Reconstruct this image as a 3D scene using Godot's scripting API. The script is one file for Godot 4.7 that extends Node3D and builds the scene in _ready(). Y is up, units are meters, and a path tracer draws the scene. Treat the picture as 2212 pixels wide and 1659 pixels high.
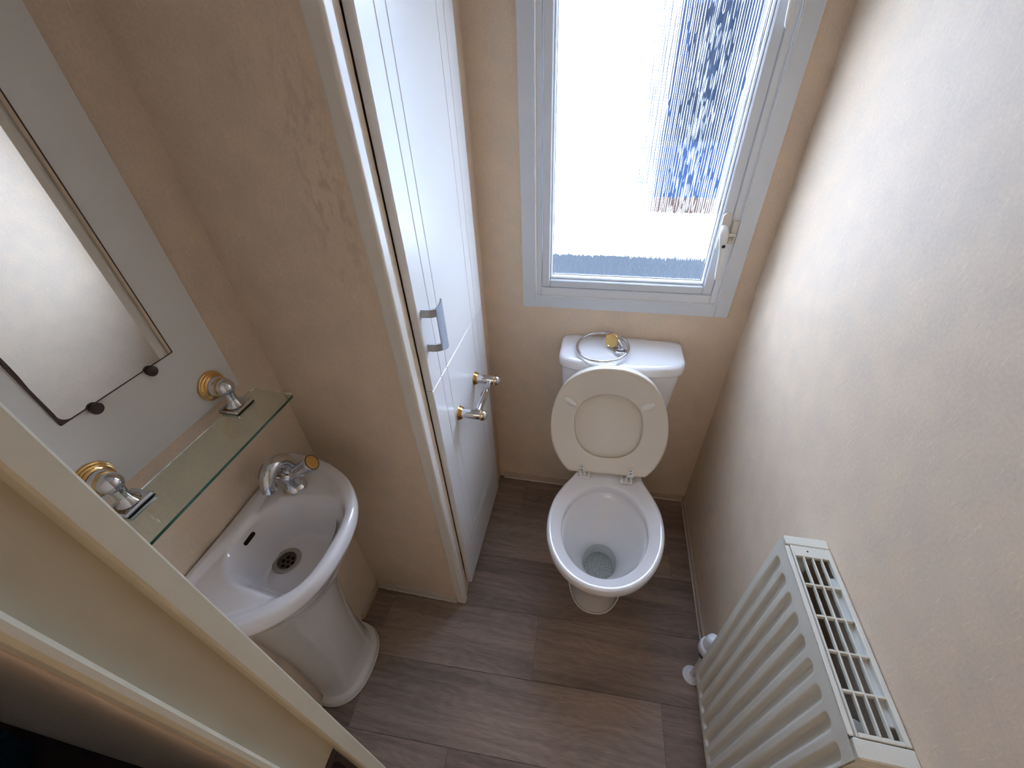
extends Node3D
# A small caravan washroom seen from its doorway. y up, metres. The camera stands at x = 0, z = 0.

const XL := -0.716      # wall behind the basin
const XR := 0.449       # wall with the radiator
const ZB := -1.233      # window wall
const ZC := -0.639      # side of the cupboard that faces the door
const XC := -0.373      # front of the cupboard
const ZF := -0.0861     # inside of the door wall
const ZO := -0.026      # corridor side of the door wall
const TOP := 2.0
const LAMP := 0.36

var M := {}
var taken := {}
var rng := RandomNumberGenerator.new()


# ------------------------------------------------------------------ shapes
class Shape:
	var st := SurfaceTool.new()
	var x := Transform3D.IDENTITY
	var uv_by := 0.0          # > 0: planar uv from x and z, metres times this
	var uv_shift := Vector2.ZERO

	func _init() -> void:
		st.begin(Mesh.PRIMITIVE_TRIANGLES)

	func at(t: Transform3D) -> Shape:
		x = t
		return self

	func v(p: Vector3) -> void:
		var q := x * p
		if uv_by > 0.0:
			st.set_uv(Vector2(q.x, q.z * 3.0) * uv_by + uv_shift)
		st.add_vertex(q)

	func tri(a: Vector3, b: Vector3, c: Vector3, g := -1) -> void:
		st.set_smooth_group(g)
		v(a)
		v(b)
		v(c)

	# a flat convex outline, turned away from the point c
	func face(p: Array, c: Vector3, g := -1) -> Shape:
		var m := Vector3.ZERO
		var n := Vector3.ZERO
		for i in p.size():
			m += p[i]
			n += (p[i] as Vector3).cross(p[(i + 1) % p.size()])
		m /= p.size()
		var out := n.dot(m - c) > 0.0
		for i in range(1, p.size() - 1):
			if out:
				tri(p[0], p[i + 1], p[i], g)
			else:
				tri(p[0], p[i], p[i + 1], g)
		return self

	func fan(p: Array, c: Vector3, g := -1) -> void:
		var m := Vector3.ZERO
		for q in p:
			m += q
		m /= p.size()
		for i in p.size():
			face([m, p[i], p[(i + 1) % p.size()]], c, g)

	func box(c: Vector3, s: Vector3, b := 0.0) -> Shape:
		var h := s / 2.0
		b = minf(b, minf(h.x, minf(h.y, h.z)) * 0.98)
		if b <= 0.0:
			for k in 3:
				for d in [-1.0, 1.0]:
					var p := []
					for e in [[-1.0, -1.0], [1.0, -1.0], [1.0, 1.0], [-1.0, 1.0]]:
						var q := Vector3.ZERO
						q[k] = d * h[k]
						q[(k + 1) % 3] = e[0] * h[(k + 1) % 3]
						q[(k + 2) % 3] = e[1] * h[(k + 2) % 3]
						p.append(c + q)
					face(p, c)
			return self
		var pt := func(k: int, sx: float, sy: float, sz: float) -> Vector3:
			var sg := Vector3(sx, sy, sz)
			var q := Vector3.ZERO
			for i in 3:
				q[i] = sg[i] * (h[i] if i == k else h[i] - b)
			return c + q
		for k in 3:
			for d in [-1.0, 1.0]:
				var p := []
				for e in [[-1.0, -1.0], [1.0, -1.0], [1.0, 1.0], [-1.0, 1.0]]:
					var sg := Vector3.ZERO
					sg[k] = d
					sg[(k + 1) % 3] = e[0]
					sg[(k + 2) % 3] = e[1]
					p.append(pt.call(k, sg.x, sg.y, sg.z))
				face(p, c)
			var a := (k + 1) % 3
			var o := (k + 2) % 3
			for da in [-1.0, 1.0]:
				for dq in [-1.0, 1.0]:
					var s0 := Vector3.ZERO
					s0[a] = da
					s0[o] = dq
					var s1 := s0
					s0[k] = -1.0
					s1[k] = 1.0
					face([pt.call(a, s0.x, s0.y, s0.z), pt.call(a, s1.x, s1.y, s1.z), pt.call(o, s1.x, s1.y, s1.z), pt.call(o, s0.x, s0.y, s0.z)], c)
		for sx in [-1.0, 1.0]:
			for sy in [-1.0, 1.0]:
				for sz in [-1.0, 1.0]:
					face([pt.call(0, sx, sy, sz), pt.call(1, sx, sy, sz), pt.call(2, sx, sy, sz)], c)
		return self

	func span(a: Vector3, b: Vector3, bevel := 0.0) -> Shape:
		return box((a + b) / 2.0, (b - a).abs(), bevel)

	# rows run upwards, columns run round from x to z
	func grid(p: Array, round_ := true, groups := [], flip := false) -> Shape:
		for i in p.size() - 1:
			var n: int = p[i].size()
			var g: int = groups[i] if groups.size() else 0
			for j in (n if round_ else n - 1):
				var k := (j + 1) % n
				var a: Vector3 = p[i][k]
				var b: Vector3 = p[i + 1][k]
				var c: Vector3 = p[i + 1][j]
				var d: Vector3 = p[i][j]
				if flip:
					tri(a, c, b, g)
					tri(a, d, c, g)
				else:
					tri(a, b, c, g)
					tri(a, c, d, g)
		return self

	func lathe(profile: Array, n := 32) -> Shape:
		var rows := []
		var groups := []
		var g := 1
		for i in profile.size():
			var ring := PackedVector3Array()
			for j in n:
				var t := TAU * j / n
				ring.append(Vector3(profile[i].x * cos(t), profile[i].y, profile[i].x * sin(t)))
			rows.append(ring)
			if i > 0:
				if i > 1:
					var e: Vector2 = (profile[i] - profile[i - 1]).normalized()
					var f: Vector2 = (profile[i - 1] - profile[i - 2]).normalized()
					if e.dot(f) < 0.75:
						g += 1
				groups.append(g)
		return grid(rows, true, groups)

	func loft(rows: Array, first := false, last := false) -> Shape:
		grid(rows, true)
		if first:
			fan(Array(rows[0]), mid(rows[1]), 7)
		if last:
			fan(Array(rows[-1]), mid(rows[-2]), 8)
		return self

	static func mid(p: PackedVector3Array) -> Vector3:
		var m := Vector3.ZERO
		for q in p:
			m += q
		return m / p.size()

	func tube(path: Array, r, n := 16, caps := true, closed := false, squash := 1.0) -> Shape:
		var rows := []
		var nn := Vector3.ZERO
		var count := path.size()
		for i in count:
			var a: Vector3 = path[(i - 1 + count) % count] if closed or i > 0 else path[0]
			var b: Vector3 = path[(i + 1) % count] if closed or i < count - 1 else path[-1]
			var t := (b - a).normalized()
			if nn == Vector3.ZERO:
				nn = t.cross(Vector3.UP if absf(t.y) < 0.9 else Vector3.RIGHT).normalized()
			nn = (nn - t * nn.dot(t)).normalized()
			var bb := nn.cross(t)
			var rr: float = r[i] if r is Array else r
			var ring := PackedVector3Array()
			for j in n:
				var w := TAU * j / n
				ring.append(path[i] + (nn * cos(w) + bb * sin(w) * squash) * rr)
			rows.append(ring)
		if closed:
			rows.append(rows[0])
			return grid(rows, true)
		return loft(rows, caps, caps)

	# outline in x, y; thickness along z
	func prism(outline: PackedVector2Array, z0: float, z1: float) -> Shape:
		var o := outline
		if Geometry2D.is_polygon_clockwise(o):
			o = o.duplicate()
			o.reverse()
		var ids := Geometry2D.triangulate_polygon(o)
		var lo := minf(z0, z1)
		var hi := maxf(z0, z1)
		for i in range(0, ids.size(), 3):
			var a := o[ids[i]]
			var b := o[ids[i + 1]]
			var c := o[ids[i + 2]]
			if (b - a).cross(c - a) < 0.0:
				var s := b
				b = c
				c = s
			tri(Vector3(a.x, a.y, hi), Vector3(c.x, c.y, hi), Vector3(b.x, b.y, hi))
			tri(Vector3(a.x, a.y, lo), Vector3(b.x, b.y, lo), Vector3(c.x, c.y, lo))
		for i in o.size():
			var a := o[i]
			var b := o[(i + 1) % o.size()]
			tri(Vector3(a.x, a.y, lo), Vector3(a.x, a.y, hi), Vector3(b.x, b.y, hi))
			tri(Vector3(a.x, a.y, lo), Vector3(b.x, b.y, hi), Vector3(b.x, b.y, lo))
		return self

	func mesh() -> ArrayMesh:
		st.generate_normals()
		st.index()
		return st.commit()


func sh() -> Shape:
	return Shape.new()


static func turned(axis: Vector3, origin: Vector3, side := Vector3.ZERO) -> Transform3D:
	# the local y axis laid along axis
	var y := axis.normalized()
	var s := side if side != Vector3.ZERO else (Vector3.UP if absf(y.y) < 0.9 else Vector3.RIGHT)
	var z := s.cross(y).normalized()
	return Transform3D(Basis(y.cross(z), y, z), origin)


# ------------------------------------------------------------------ nodes
func numbered(called: String) -> String:
	var n: int = taken.get(called, 0)
	taken[called] = n + 1
	return called if n == 0 else "%s_%03d" % [called, n]


func thing(called: String, label: String, category: String, base: Vector3, group := "") -> Node3D:
	var o := Node3D.new()
	o.name = numbered(called)
	add_child(o)
	o.position = base
	mark(o, label, category, group)
	return o


func mark(o: Node3D, label: String, category: String, group := "", kind := "") -> Node3D:
	o.set_meta("label", label)
	o.set_meta("category", category)
	if group:
		o.set_meta("group", group)
	if kind:
		o.set_meta("kind", kind)
	return o


func part(called: String, s, m: Material, parent: Node3D, label := "") -> MeshInstance3D:
	var o := MeshInstance3D.new()
	o.name = called
	o.mesh = s.mesh() if s is Shape else s
	o.material_override = m
	var up: Node = parent
	while up != self:
		o.position -= (up as Node3D).position
		up = up.get_parent()
	parent.add_child(o, true)
	if label:
		o.set_meta("label", label)
	return o


func structure(called: String, s: Shape, m: Material, label: String, category: String) -> MeshInstance3D:
	var o := MeshInstance3D.new()
	o.name = called
	o.mesh = s.mesh()
	o.material_override = m
	add_child(o)
	mark(o, label, category, "", "structure")
	return o


# ------------------------------------------------------------------ materials
func mat(c: Color, rough := 0.5, metal := 0.0, coat := 0.0) -> StandardMaterial3D:
	var m := StandardMaterial3D.new()
	m.albedo_color = c
	m.roughness = rough
	m.metallic = metal
	if coat > 0.0:
		m.clearcoat_enabled = true
		m.clearcoat = coat
		m.clearcoat_roughness = 0.03
	return m


func rgb8(r: int, g: int, b: int) -> Color:
	return Color8(r, g, b)


func noise(seed_: int, freq: float, octaves := 4) -> FastNoiseLite:
	var n := FastNoiseLite.new()
	n.seed = seed_
	n.frequency = freq
	n.fractal_octaves = octaves
	n.noise_type = FastNoiseLite.TYPE_SIMPLEX_SMOOTH
	return n


func noise_tex(seed_: int, freq: float, a: Color, b: Color, size := 512, octaves := 4) -> NoiseTexture2D:
	var t := NoiseTexture2D.new()
	t.width = size
	t.height = size
	t.seamless = true
	t.noise = noise(seed_, freq, octaves)
	var r := Gradient.new()
	r.set_color(0, a)
	r.set_color(1, b)
	t.color_ramp = r
	return t


func wallpaper_material() -> StandardMaterial3D:
	# peach vinyl paper: soft mottling, upright silk strands and small specks
	var n := 1024
	var coarse := noise(11, 0.006, 4).get_seamless_image(n, n)
	var fine := noise(12, 0.09, 3).get_seamless_image(n, n)
	var im := Image.create(n, n, false, Image.FORMAT_RGB8)
	for y in n:
		for x in n:
			var c := coarse.get_pixel(x, y).r
			var f := fine.get_pixel(x, y).r
			var k := 0.965 + 0.05 * (c - 0.5) + 0.05 * (f - 0.5)
			im.set_pixel(x, y, Color(0.942 * k, (0.858 - 0.012 * (c - 0.5)) * k, (0.760 - 0.03 * (c - 0.5)) * k))
	var r := RandomNumberGenerator.new()
	r.seed = 5
	for i in 1500:
		var px := r.randf() * n
		var py := r.randf() * n
		var long := r.randi_range(6, 34)
		var lean := r.randf_range(-0.18, 0.18)
		var lift := r.randf_range(0.025, 0.075) * (1.0 if r.randf() < 0.75 else -0.8)
		for s in long:
			var xx := int(px + lean * s + n) % n
			var yy := int(py + s) % n
			var o := im.get_pixel(xx, yy)
			im.set_pixel(xx, yy, Color(o.r + lift, o.g + lift, o.b + lift))
	for i in 160:
		var px := r.randi_range(0, n - 1)
		var py := r.randi_range(0, n - 1)
		for s in r.randi_range(2, 5):
			im.set_pixel((px + s / 2) % n, (py + s) % n, Color(0.97, 0.95, 0.91))
	var m := mat(Color.WHITE, 0.5)
	m.albedo_texture = ImageTexture.create_from_image(im)
	m.metallic_specular = 0.4
	m.uv1_triplanar = true
	m.uv1_world_triplanar = true
	m.uv1_triplanar_sharpness = 8.0
	m.uv1_scale = Vector3.ONE * 1.6
	return m


func stained_wallpaper(base: StandardMaterial3D) -> StandardMaterial3D:
	# the cupboard's papered side carries grey scuffs beside the corner trim
	var n := 512
	var a := noise(21, 0.012, 4)
	var b := noise(22, 0.05, 3)
	var im := Image.create(n, n, false, Image.FORMAT_RGBA8)
	for y in n:
		for x in n:
			# u runs with x over 0.343 m, v down over 2 m
			var u := float(x) / n
			var h := 2.0 * (1.0 - float(y) / n)
			var near := exp(-pow((u - 0.80) / 0.13, 2.0)) * exp(-pow((h - 1.40) / 0.17, 2.0))
			near += 0.5 * exp(-pow((u - 0.55) / 0.06, 2.0)) * exp(-pow((h - 1.56) / 0.03, 2.0))
			var k := a.get_noise_2d(x * 1.2, y * 2.0) * 0.9 + b.get_noise_2d(x * 0.7, y * 2.2) * 0.8
			im.set_pixel(x, y, Color(0.46, 0.36, 0.30, clampf(near * clampf(k * 2.2, 0.0, 1.0) * 0.26, 0.0, 0.3)))
	var m: StandardMaterial3D = base.duplicate()
	m.detail_enabled = true
	m.detail_albedo = ImageTexture.create_from_image(im)
	m.detail_uv_layer = BaseMaterial3D.DETAIL_UV_2
	return m


func wood_material(seed_: int, tone: Color) -> StandardMaterial3D:
	# printed oak: grain along u, with a few cathedral figures and dark pores
	var w := 1024
	var h := 512
	var bend := noise(seed_, 0.0035, 2)
	var streak := noise(seed_ + 1, 0.02, 4)
	var pore := noise(seed_ + 2, 0.11, 2)
	var im := Image.create(w, h, false, Image.FORMAT_RGB8)
	for y in h:
		for x in w:
			var bx := bend.get_noise_2d(x * 1.0, y * 1.6)
			var g := 0.5 + 0.5 * sin((y * 0.20 + bx * 16.0 + streak.get_noise_2d(x * 0.05, y * 0.5) * 3.0))
			var s := streak.get_noise_2d(x * 0.07, y * 1.7 + bx * 14.0)
			var p := pore.get_noise_2d(x * 0.13, y * 2.6)
			var cloud := streak.get_noise_2d(x * 0.06 + 900.0, y * 0.22)
			var k := 0.94 + 0.05 * (g - 0.5) + 0.12 * s + 0.17 * cloud + 0.15 * p - 0.60 * clampf(p - 0.26, 0.0, 0.5)
			im.set_pixel(x, y, Color(tone.r * k, tone.g * (k - 0.006 * s), tone.b * (k - 0.02 * s)))
	var m := mat(Color.WHITE, 0.42)
	m.albedo_texture = ImageTexture.create_from_image(im)
	m.roughness = 0.45
	m.metallic_specular = 0.45
	m.heightmap_enabled = true
	m.heightmap_scale = 0.02
	m.heightmap_texture = m.albedo_texture
	return m


func make_materials() -> void:
	M.paper = wallpaper_material()
	M.paper_stained = stained_wallpaper(M.paper)
	M.strip = mat(rgb8(206, 184, 166), 0.45)
	M.cream_strip = mat(rgb8(212, 200, 184), 0.4)
	M.sealant = mat(rgb8(226, 220, 208), 0.35)
	M.sealant_old = mat(rgb8(190, 160, 110), 0.5)
	M.trim = mat(rgb8(232, 226, 216), 0.3)
	M.door_white = mat(rgb8(236, 236, 235), 0.28)
	M.board_white = mat(rgb8(226, 224, 219), 0.3)
	M.frame_white = mat(rgb8(236, 239, 242), 0.25)
	M.frame_grey = mat(rgb8(226, 231, 236), 0.28)
	M.gasket = mat(rgb8(60, 62, 66), 0.6)
	M.ceramic = mat(rgb8(243, 242, 243), 0.07, 0.0, 0.6)
	M.basin = mat(rgb8(238, 233, 232), 0.07, 0.0, 0.6)
	M.pedestal = mat(rgb8(236, 231, 224), 0.1, 0.0, 0.5)
	M.seat = mat(rgb8(243, 233, 216), 0.22)
	M.hinge = mat(rgb8(236, 234, 228), 0.3)
	M.buffer = mat(rgb8(238, 234, 226), 0.4)
	M.chrome = mat(rgb8(214, 216, 220), 0.07, 1.0)
	M.steel = mat(rgb8(176, 172, 168), 0.28, 1.0)
	M.strainer = mat(rgb8(122, 114, 110), 0.35, 0.8)
	M.gold = mat(rgb8(222, 184, 122), 0.16, 1.0)
	M.handle_grey = mat(rgb8(190, 193, 198), 0.34, 0.6)
	M.bronze = mat(rgb8(74, 64, 62), 0.4, 0.7)
	M.black = mat(rgb8(22, 21, 22), 0.5)
	M.hole = mat(rgb8(18, 15, 14), 0.9)
	M.jamb = mat(rgb8(206, 198, 176), 0.35)
	M.radiator = mat(rgb8(226, 224, 212), 0.28)
	M.radiator_back = mat(rgb8(220, 224, 222), 0.35)
	M.fin = mat(rgb8(186, 190, 186), 0.4, 0.4)
	M.plastic_white = mat(rgb8(236, 238, 242), 0.25)
	M.ceiling = mat(rgb8(244, 241, 235), 0.7)
	M.lever = mat(rgb8(236, 236, 232), 0.25)
	M.lever_cream = mat(rgb8(220, 214, 198), 0.35)
	M.screw = mat(rgb8(40, 38, 40), 0.4, 0.5)
	M.diffuser = mat(rgb8(250, 244, 234), 0.5)
	M.diffuser.emission_enabled = true
	M.diffuser.emission = rgb8(255, 236, 212)
	M.diffuser.emission_energy_multiplier = 0.4
	M.silver = mat(rgb8(236, 238, 238), 0.015, 1.0)
	M.tarnish = mat(rgb8(66, 46, 44), 0.5)

	var knurl := Image.create(64, 64, false, Image.FORMAT_L8)
	for y in 64:
		for x in 64:
			var a := sin(TAU * (x + y) / 16.0)
			var b := sin(TAU * (x - y) / 16.0)
			knurl.set_pixel(x, y, Color.WHITE * clampf(0.5 + 0.5 * a * b, 0.0, 1.0))
	M.knurl = mat(rgb8(172, 178, 188), 0.34, 0.6)
	M.knurl.heightmap_enabled = true
	M.knurl.heightmap_texture = ImageTexture.create_from_image(knurl)
	M.knurl.heightmap_scale = 0.12
	M.knurl.uv1_triplanar = true
	M.knurl.uv1_world_triplanar = true
	M.knurl.uv1_scale = Vector3.ONE * 90.0

	M.pane = mat(Color(1, 1, 1, 0.0), 0.0)
	M.pane.transparency = BaseMaterial3D.TRANSPARENCY_ALPHA
	M.rib = mat(Color(1, 1, 1, 0.0), 0.0)
	M.rib.refraction_enabled = true
	M.rib.refraction_scale = 0.05
	M.rib.transparency = BaseMaterial3D.TRANSPARENCY_ALPHA
	M.shelf = mat(Color(0.93, 0.975, 0.95, 0.0), 0.0)
	M.shelf.refraction_enabled = true
	M.shelf.refraction_scale = 0.05
	M.shelf.transparency = BaseMaterial3D.TRANSPARENCY_ALPHA
	M.shelf_edge = mat(Color(0.30, 0.62, 0.52, 0.25), 0.05)
	M.shelf_edge.refraction_enabled = true
	M.shelf_edge.refraction_scale = 0.05
	M.shelf_edge.transparency = BaseMaterial3D.TRANSPARENCY_ALPHA
	M.water = mat(Color(0.80, 0.84, 0.80, 0.25), 0.0)
	M.water.transparency = BaseMaterial3D.TRANSPARENCY_ALPHA
	M.water.heightmap_enabled = true
	M.water.heightmap_texture = noise_tex(31, 0.06, Color.BLACK, Color.WHITE, 256, 3)
	M.water.heightmap_scale = 0.3
	M.water.uv1_triplanar = true
	M.water.uv1_world_triplanar = true
	M.water.uv1_scale = Vector3.ONE * 9.0
	M.limescale = mat(Color.WHITE, 0.5)
	M.limescale.albedo_texture = noise_tex(32, 0.07, rgb8(118, 122, 112), rgb8(206, 208, 198), 256, 4)
	M.limescale.uv1_triplanar = true
	M.limescale.uv1_world_triplanar = true
	M.limescale.uv1_scale = Vector3.ONE * 8.0

	M.wood = [wood_material(41, rgb8(152, 131, 116)), wood_material(52, rgb8(142, 122, 108)), wood_material(63, rgb8(160, 140, 125))]
	M.subfloor = mat(rgb8(62, 50, 43), 0.8)
	M.carpet = mat(Color.WHITE, 0.95)
	M.carpet.albedo_texture = noise_tex(33, 0.2, rgb8(52, 42, 36), rgb8(84, 70, 58), 256, 3)
	M.carpet.uv1_triplanar = true
	M.carpet.uv1_world_triplanar = true
	M.carpet.uv1_scale = Vector3.ONE * 4.0
	M.cloth = mat(Color.WHITE, 0.85)
	M.cloth.albedo_texture = noise_tex(34, 0.03, rgb8(18, 50, 84), rgb8(34, 104, 124), 256, 4)
	M.cloth.uv1_triplanar = true
	M.cloth.uv1_world_triplanar = true
	M.cloth.uv1_scale = Vector3.ONE * 4.0
	M.grass = mat(Color.WHITE, 0.95)
	M.grass.albedo_texture = noise_tex(35, 0.05, rgb8(18, 21, 24), rgb8(72, 74, 74), 512, 5)
	M.grass.uv1_triplanar = true
	M.grass.uv1_world_triplanar = true
	M.grass.uv1_scale = Vector3.ONE * 1.3
	M.concrete = mat(Color.WHITE, 0.9)
	M.concrete.albedo_texture = noise_tex(36, 0.04, rgb8(206, 206, 202), rgb8(236, 236, 232), 512, 4)
	M.concrete.uv1_triplanar = true
	M.concrete.uv1_world_triplanar = true
	M.concrete.uv1_scale = Vector3.ONE * 0.5
	M.siding = mat(rgb8(176, 186, 196), 0.5)
	M.door_navy = mat(rgb8(26, 38, 58), 0.6)
	M.step_brown = mat(rgb8(52, 40, 34), 0.8)
	M.tinted = mat(rgb8(18, 26, 36), 0.5)
	for m in [M.door_navy, M.tinted, M.step_brown, M.grass]:
		m.metallic_specular = 0.12


# ------------------------------------------------------------------ the scene
func _ready() -> void:
	rng.seed = 7
	set_camera_and_light()
	make_materials()
	build_shell()
	build_floor()
	build_window()
	build_door_frame()
	build_corner_trim_and_skirting()
	build_cupboard()
	build_toilet()
	build_basin()
	build_radiator()
	build_mirror()
	build_shelf()
	build_tap()
	build_roll_holder()
	build_towel_ring()
	build_corridor()
	build_outside()


func set_camera_and_light() -> void:
	var cam := Camera3D.new()
	cam.name = "camera"
	cam.keep_aspect = Camera3D.KEEP_HEIGHT
	cam.fov = rad_to_deg(2.0 * atan(829.5 / 894.33))
	cam.near = 0.01
	cam.far = 100.0
	cam.rotation = Vector3(-0.663325, 0.234393, -0.0514393)
	cam.position = Vector3(0, 1.55, 0)
	add_child(cam)

	var sky := Sky.new()
	var look := ProceduralSkyMaterial.new()
	look.sky_top_color = rgb8(190, 213, 250)
	look.sky_horizon_color = rgb8(230, 241, 255)
	look.ground_horizon_color = rgb8(200, 204, 208)
	look.ground_bottom_color = rgb8(120, 118, 112)
	look.sky_curve = 0.2
	sky.sky_material = look
	var env := Environment.new()
	env.background_mode = Environment.BG_SKY
	env.sky = sky
	env.background_energy_multiplier = 20.0
	env.tonemap_mode = Environment.TONE_MAPPER_LINEAR
	env.tonemap_exposure = 1.24
	env.sdfgi_enabled = true
	env.ssao_enabled = true
	env.ssil_enabled = true
	var world := WorldEnvironment.new()
	world.name = "world"
	world.environment = env
	add_child(world)


func build_shell() -> void:
	var t := 0.045
	# window wall with its opening
	var s := sh()
	var x0 := XL - 0.4
	var x1 := XR + t
	var hx0 := -0.203
	var hx1 := 0.358
	var hy0 := 0.938
	var hy1 := 1.836
	s.span(Vector3(x0, -0.05, ZB - t), Vector3(hx0, TOP, ZB))
	s.span(Vector3(hx1, -0.05, ZB - t), Vector3(x1, TOP, ZB))
	s.span(Vector3(hx0, -0.05, ZB - t), Vector3(hx1, hy0, ZB))
	s.span(Vector3(hx0, hy1, ZB - t), Vector3(hx1, TOP, ZB))
	structure("wall_back", s, M.paper, "peach papered wall below and beside the window", "wall")
	structure("wall_right", sh().span(Vector3(XR, -0.05, ZB), Vector3(XR + t, TOP, 1.8)), M.paper, "long bare peach papered wall behind the radiator", "wall")
	structure("wall_left", sh().span(Vector3(XL - t, -0.05, ZB), Vector3(XL, TOP, ZF)), M.paper, "peach papered wall behind the basin and mirror", "wall")
	# papered side of the cupboard
	s = sh()
	s.span(Vector3(XL, 0, ZC - 0.018), Vector3(XC - 0.002, TOP, ZC))
	var o := structure("wall_cupboard", s, M.paper_stained, "scuffed peach papered side of the cupboard, between basin and corner trim", "wall")
	var arrays := o.mesh.surface_get_arrays(0)
	var uv2 := PackedVector2Array()
	for p in arrays[Mesh.ARRAY_VERTEX]:
		uv2.append(Vector2((p.x - XL) / (XC - XL), 1.0 - p.y / TOP))
	arrays[Mesh.ARRAY_TEX_UV2] = uv2
	var am := ArrayMesh.new()
	am.add_surface_from_arrays(Mesh.PRIMITIVE_TRIANGLES, arrays)
	o.mesh = am
	# door wall either side of the doorway and above it
	s = sh()
	s.span(Vector3(-2.45, -0.05, ZF), Vector3(-0.275, TOP, ZO))
	s.span(Vector3(0.425, -0.05, ZF), Vector3(XR, TOP, ZO))
	s.span(Vector3(-0.275, 1.93, ZF), Vector3(0.425, TOP, ZO))
	structure("wall_front", s, M.paper, "thin papered wall that holds the doorway", "wall")
	structure("ceiling", sh().span(Vector3(-2.5, TOP, ZB - t), Vector3(XR + t, TOP + 0.06, 1.85)), M.ceiling, "plain white ceiling", "ceiling")


func build_floor() -> void:
	var base := structure("floor", sh().span(Vector3(XL, -0.05, ZB), Vector3(XR, -0.003, ZO)), M.subfloor, "grey-brown wood plank floor of the washroom", "floor")
	var room := PackedVector2Array([Vector2(XL, ZB), Vector2(XR, ZB), Vector2(XR, ZO), Vector2(XL, ZO)])
	var lean := -0.042
	var wide := 0.198
	# joints along each row, read from the photograph where it shows them
	var joints := [[-0.55, 0.2], [-0.25, 0.9], [-0.80, 0.362], [-0.545, 0.75], [-0.1, 0.7], [-0.62, 0.3], [-0.3, 0.9], [-0.7, 0.1], [-0.4, 0.6]]
	for r in 8:
		var za := -1.225 + (r - 1) * wide
		var xs: Array = [-1.2] + joints[r] + [1.4]
		for k in xs.size() - 1:
			var p := PackedVector2Array()
			for q in [[xs[k], 0.0], [xs[k + 1], 0.0], [xs[k + 1], wide], [xs[k], wide]]:
				var gx := 0.0004 if q[0] == xs[k] else -0.0004
				var gz := 0.0008 if q[1] == 0.0 else -0.0008
				p.append(Vector2(q[0] + gx - lean * (q[1] + gz), za + q[1] + gz + lean * (q[0] + 0.37)))
			for piece in Geometry2D.intersect_polygons(p, room):
				var s := sh()
				s.uv_by = 0.8
				s.uv_shift = Vector2(rng.randf(), rng.randf())
				# prism lies in x, y: lay it down so that y becomes z
				var flat := PackedVector2Array()
				for q in piece:
					flat.append(Vector2(q.x, -q.y))
				s.x = Transform3D(Basis(Vector3(1, 0, 0), Vector3(0, 0, -1), Vector3(0, 1, 0)), Vector3.ZERO)
				s.prism(flat, -0.003, 0.0)
				part("plank", s, M.wood[(r * 2 + k) % 3], base)


func ring(s: Shape, a: Vector2, b: Vector2, c: Vector2, d: Vector2, z0: float, z1: float, bevel := 0.0) -> Shape:
	# four bars between the outer corners a, b and the inner corners c, d
	s.span(Vector3(a.x, a.y, z0), Vector3(c.x, b.y, z1), bevel)
	s.span(Vector3(d.x, a.y, z0), Vector3(b.x, b.y, z1), bevel)
	s.span(Vector3(c.x, a.y, z0), Vector3(d.x, c.y, z1), bevel)
	s.span(Vector3(c.x, d.y, z0), Vector3(d.x, b.y, z1), bevel)
	return s


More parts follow.
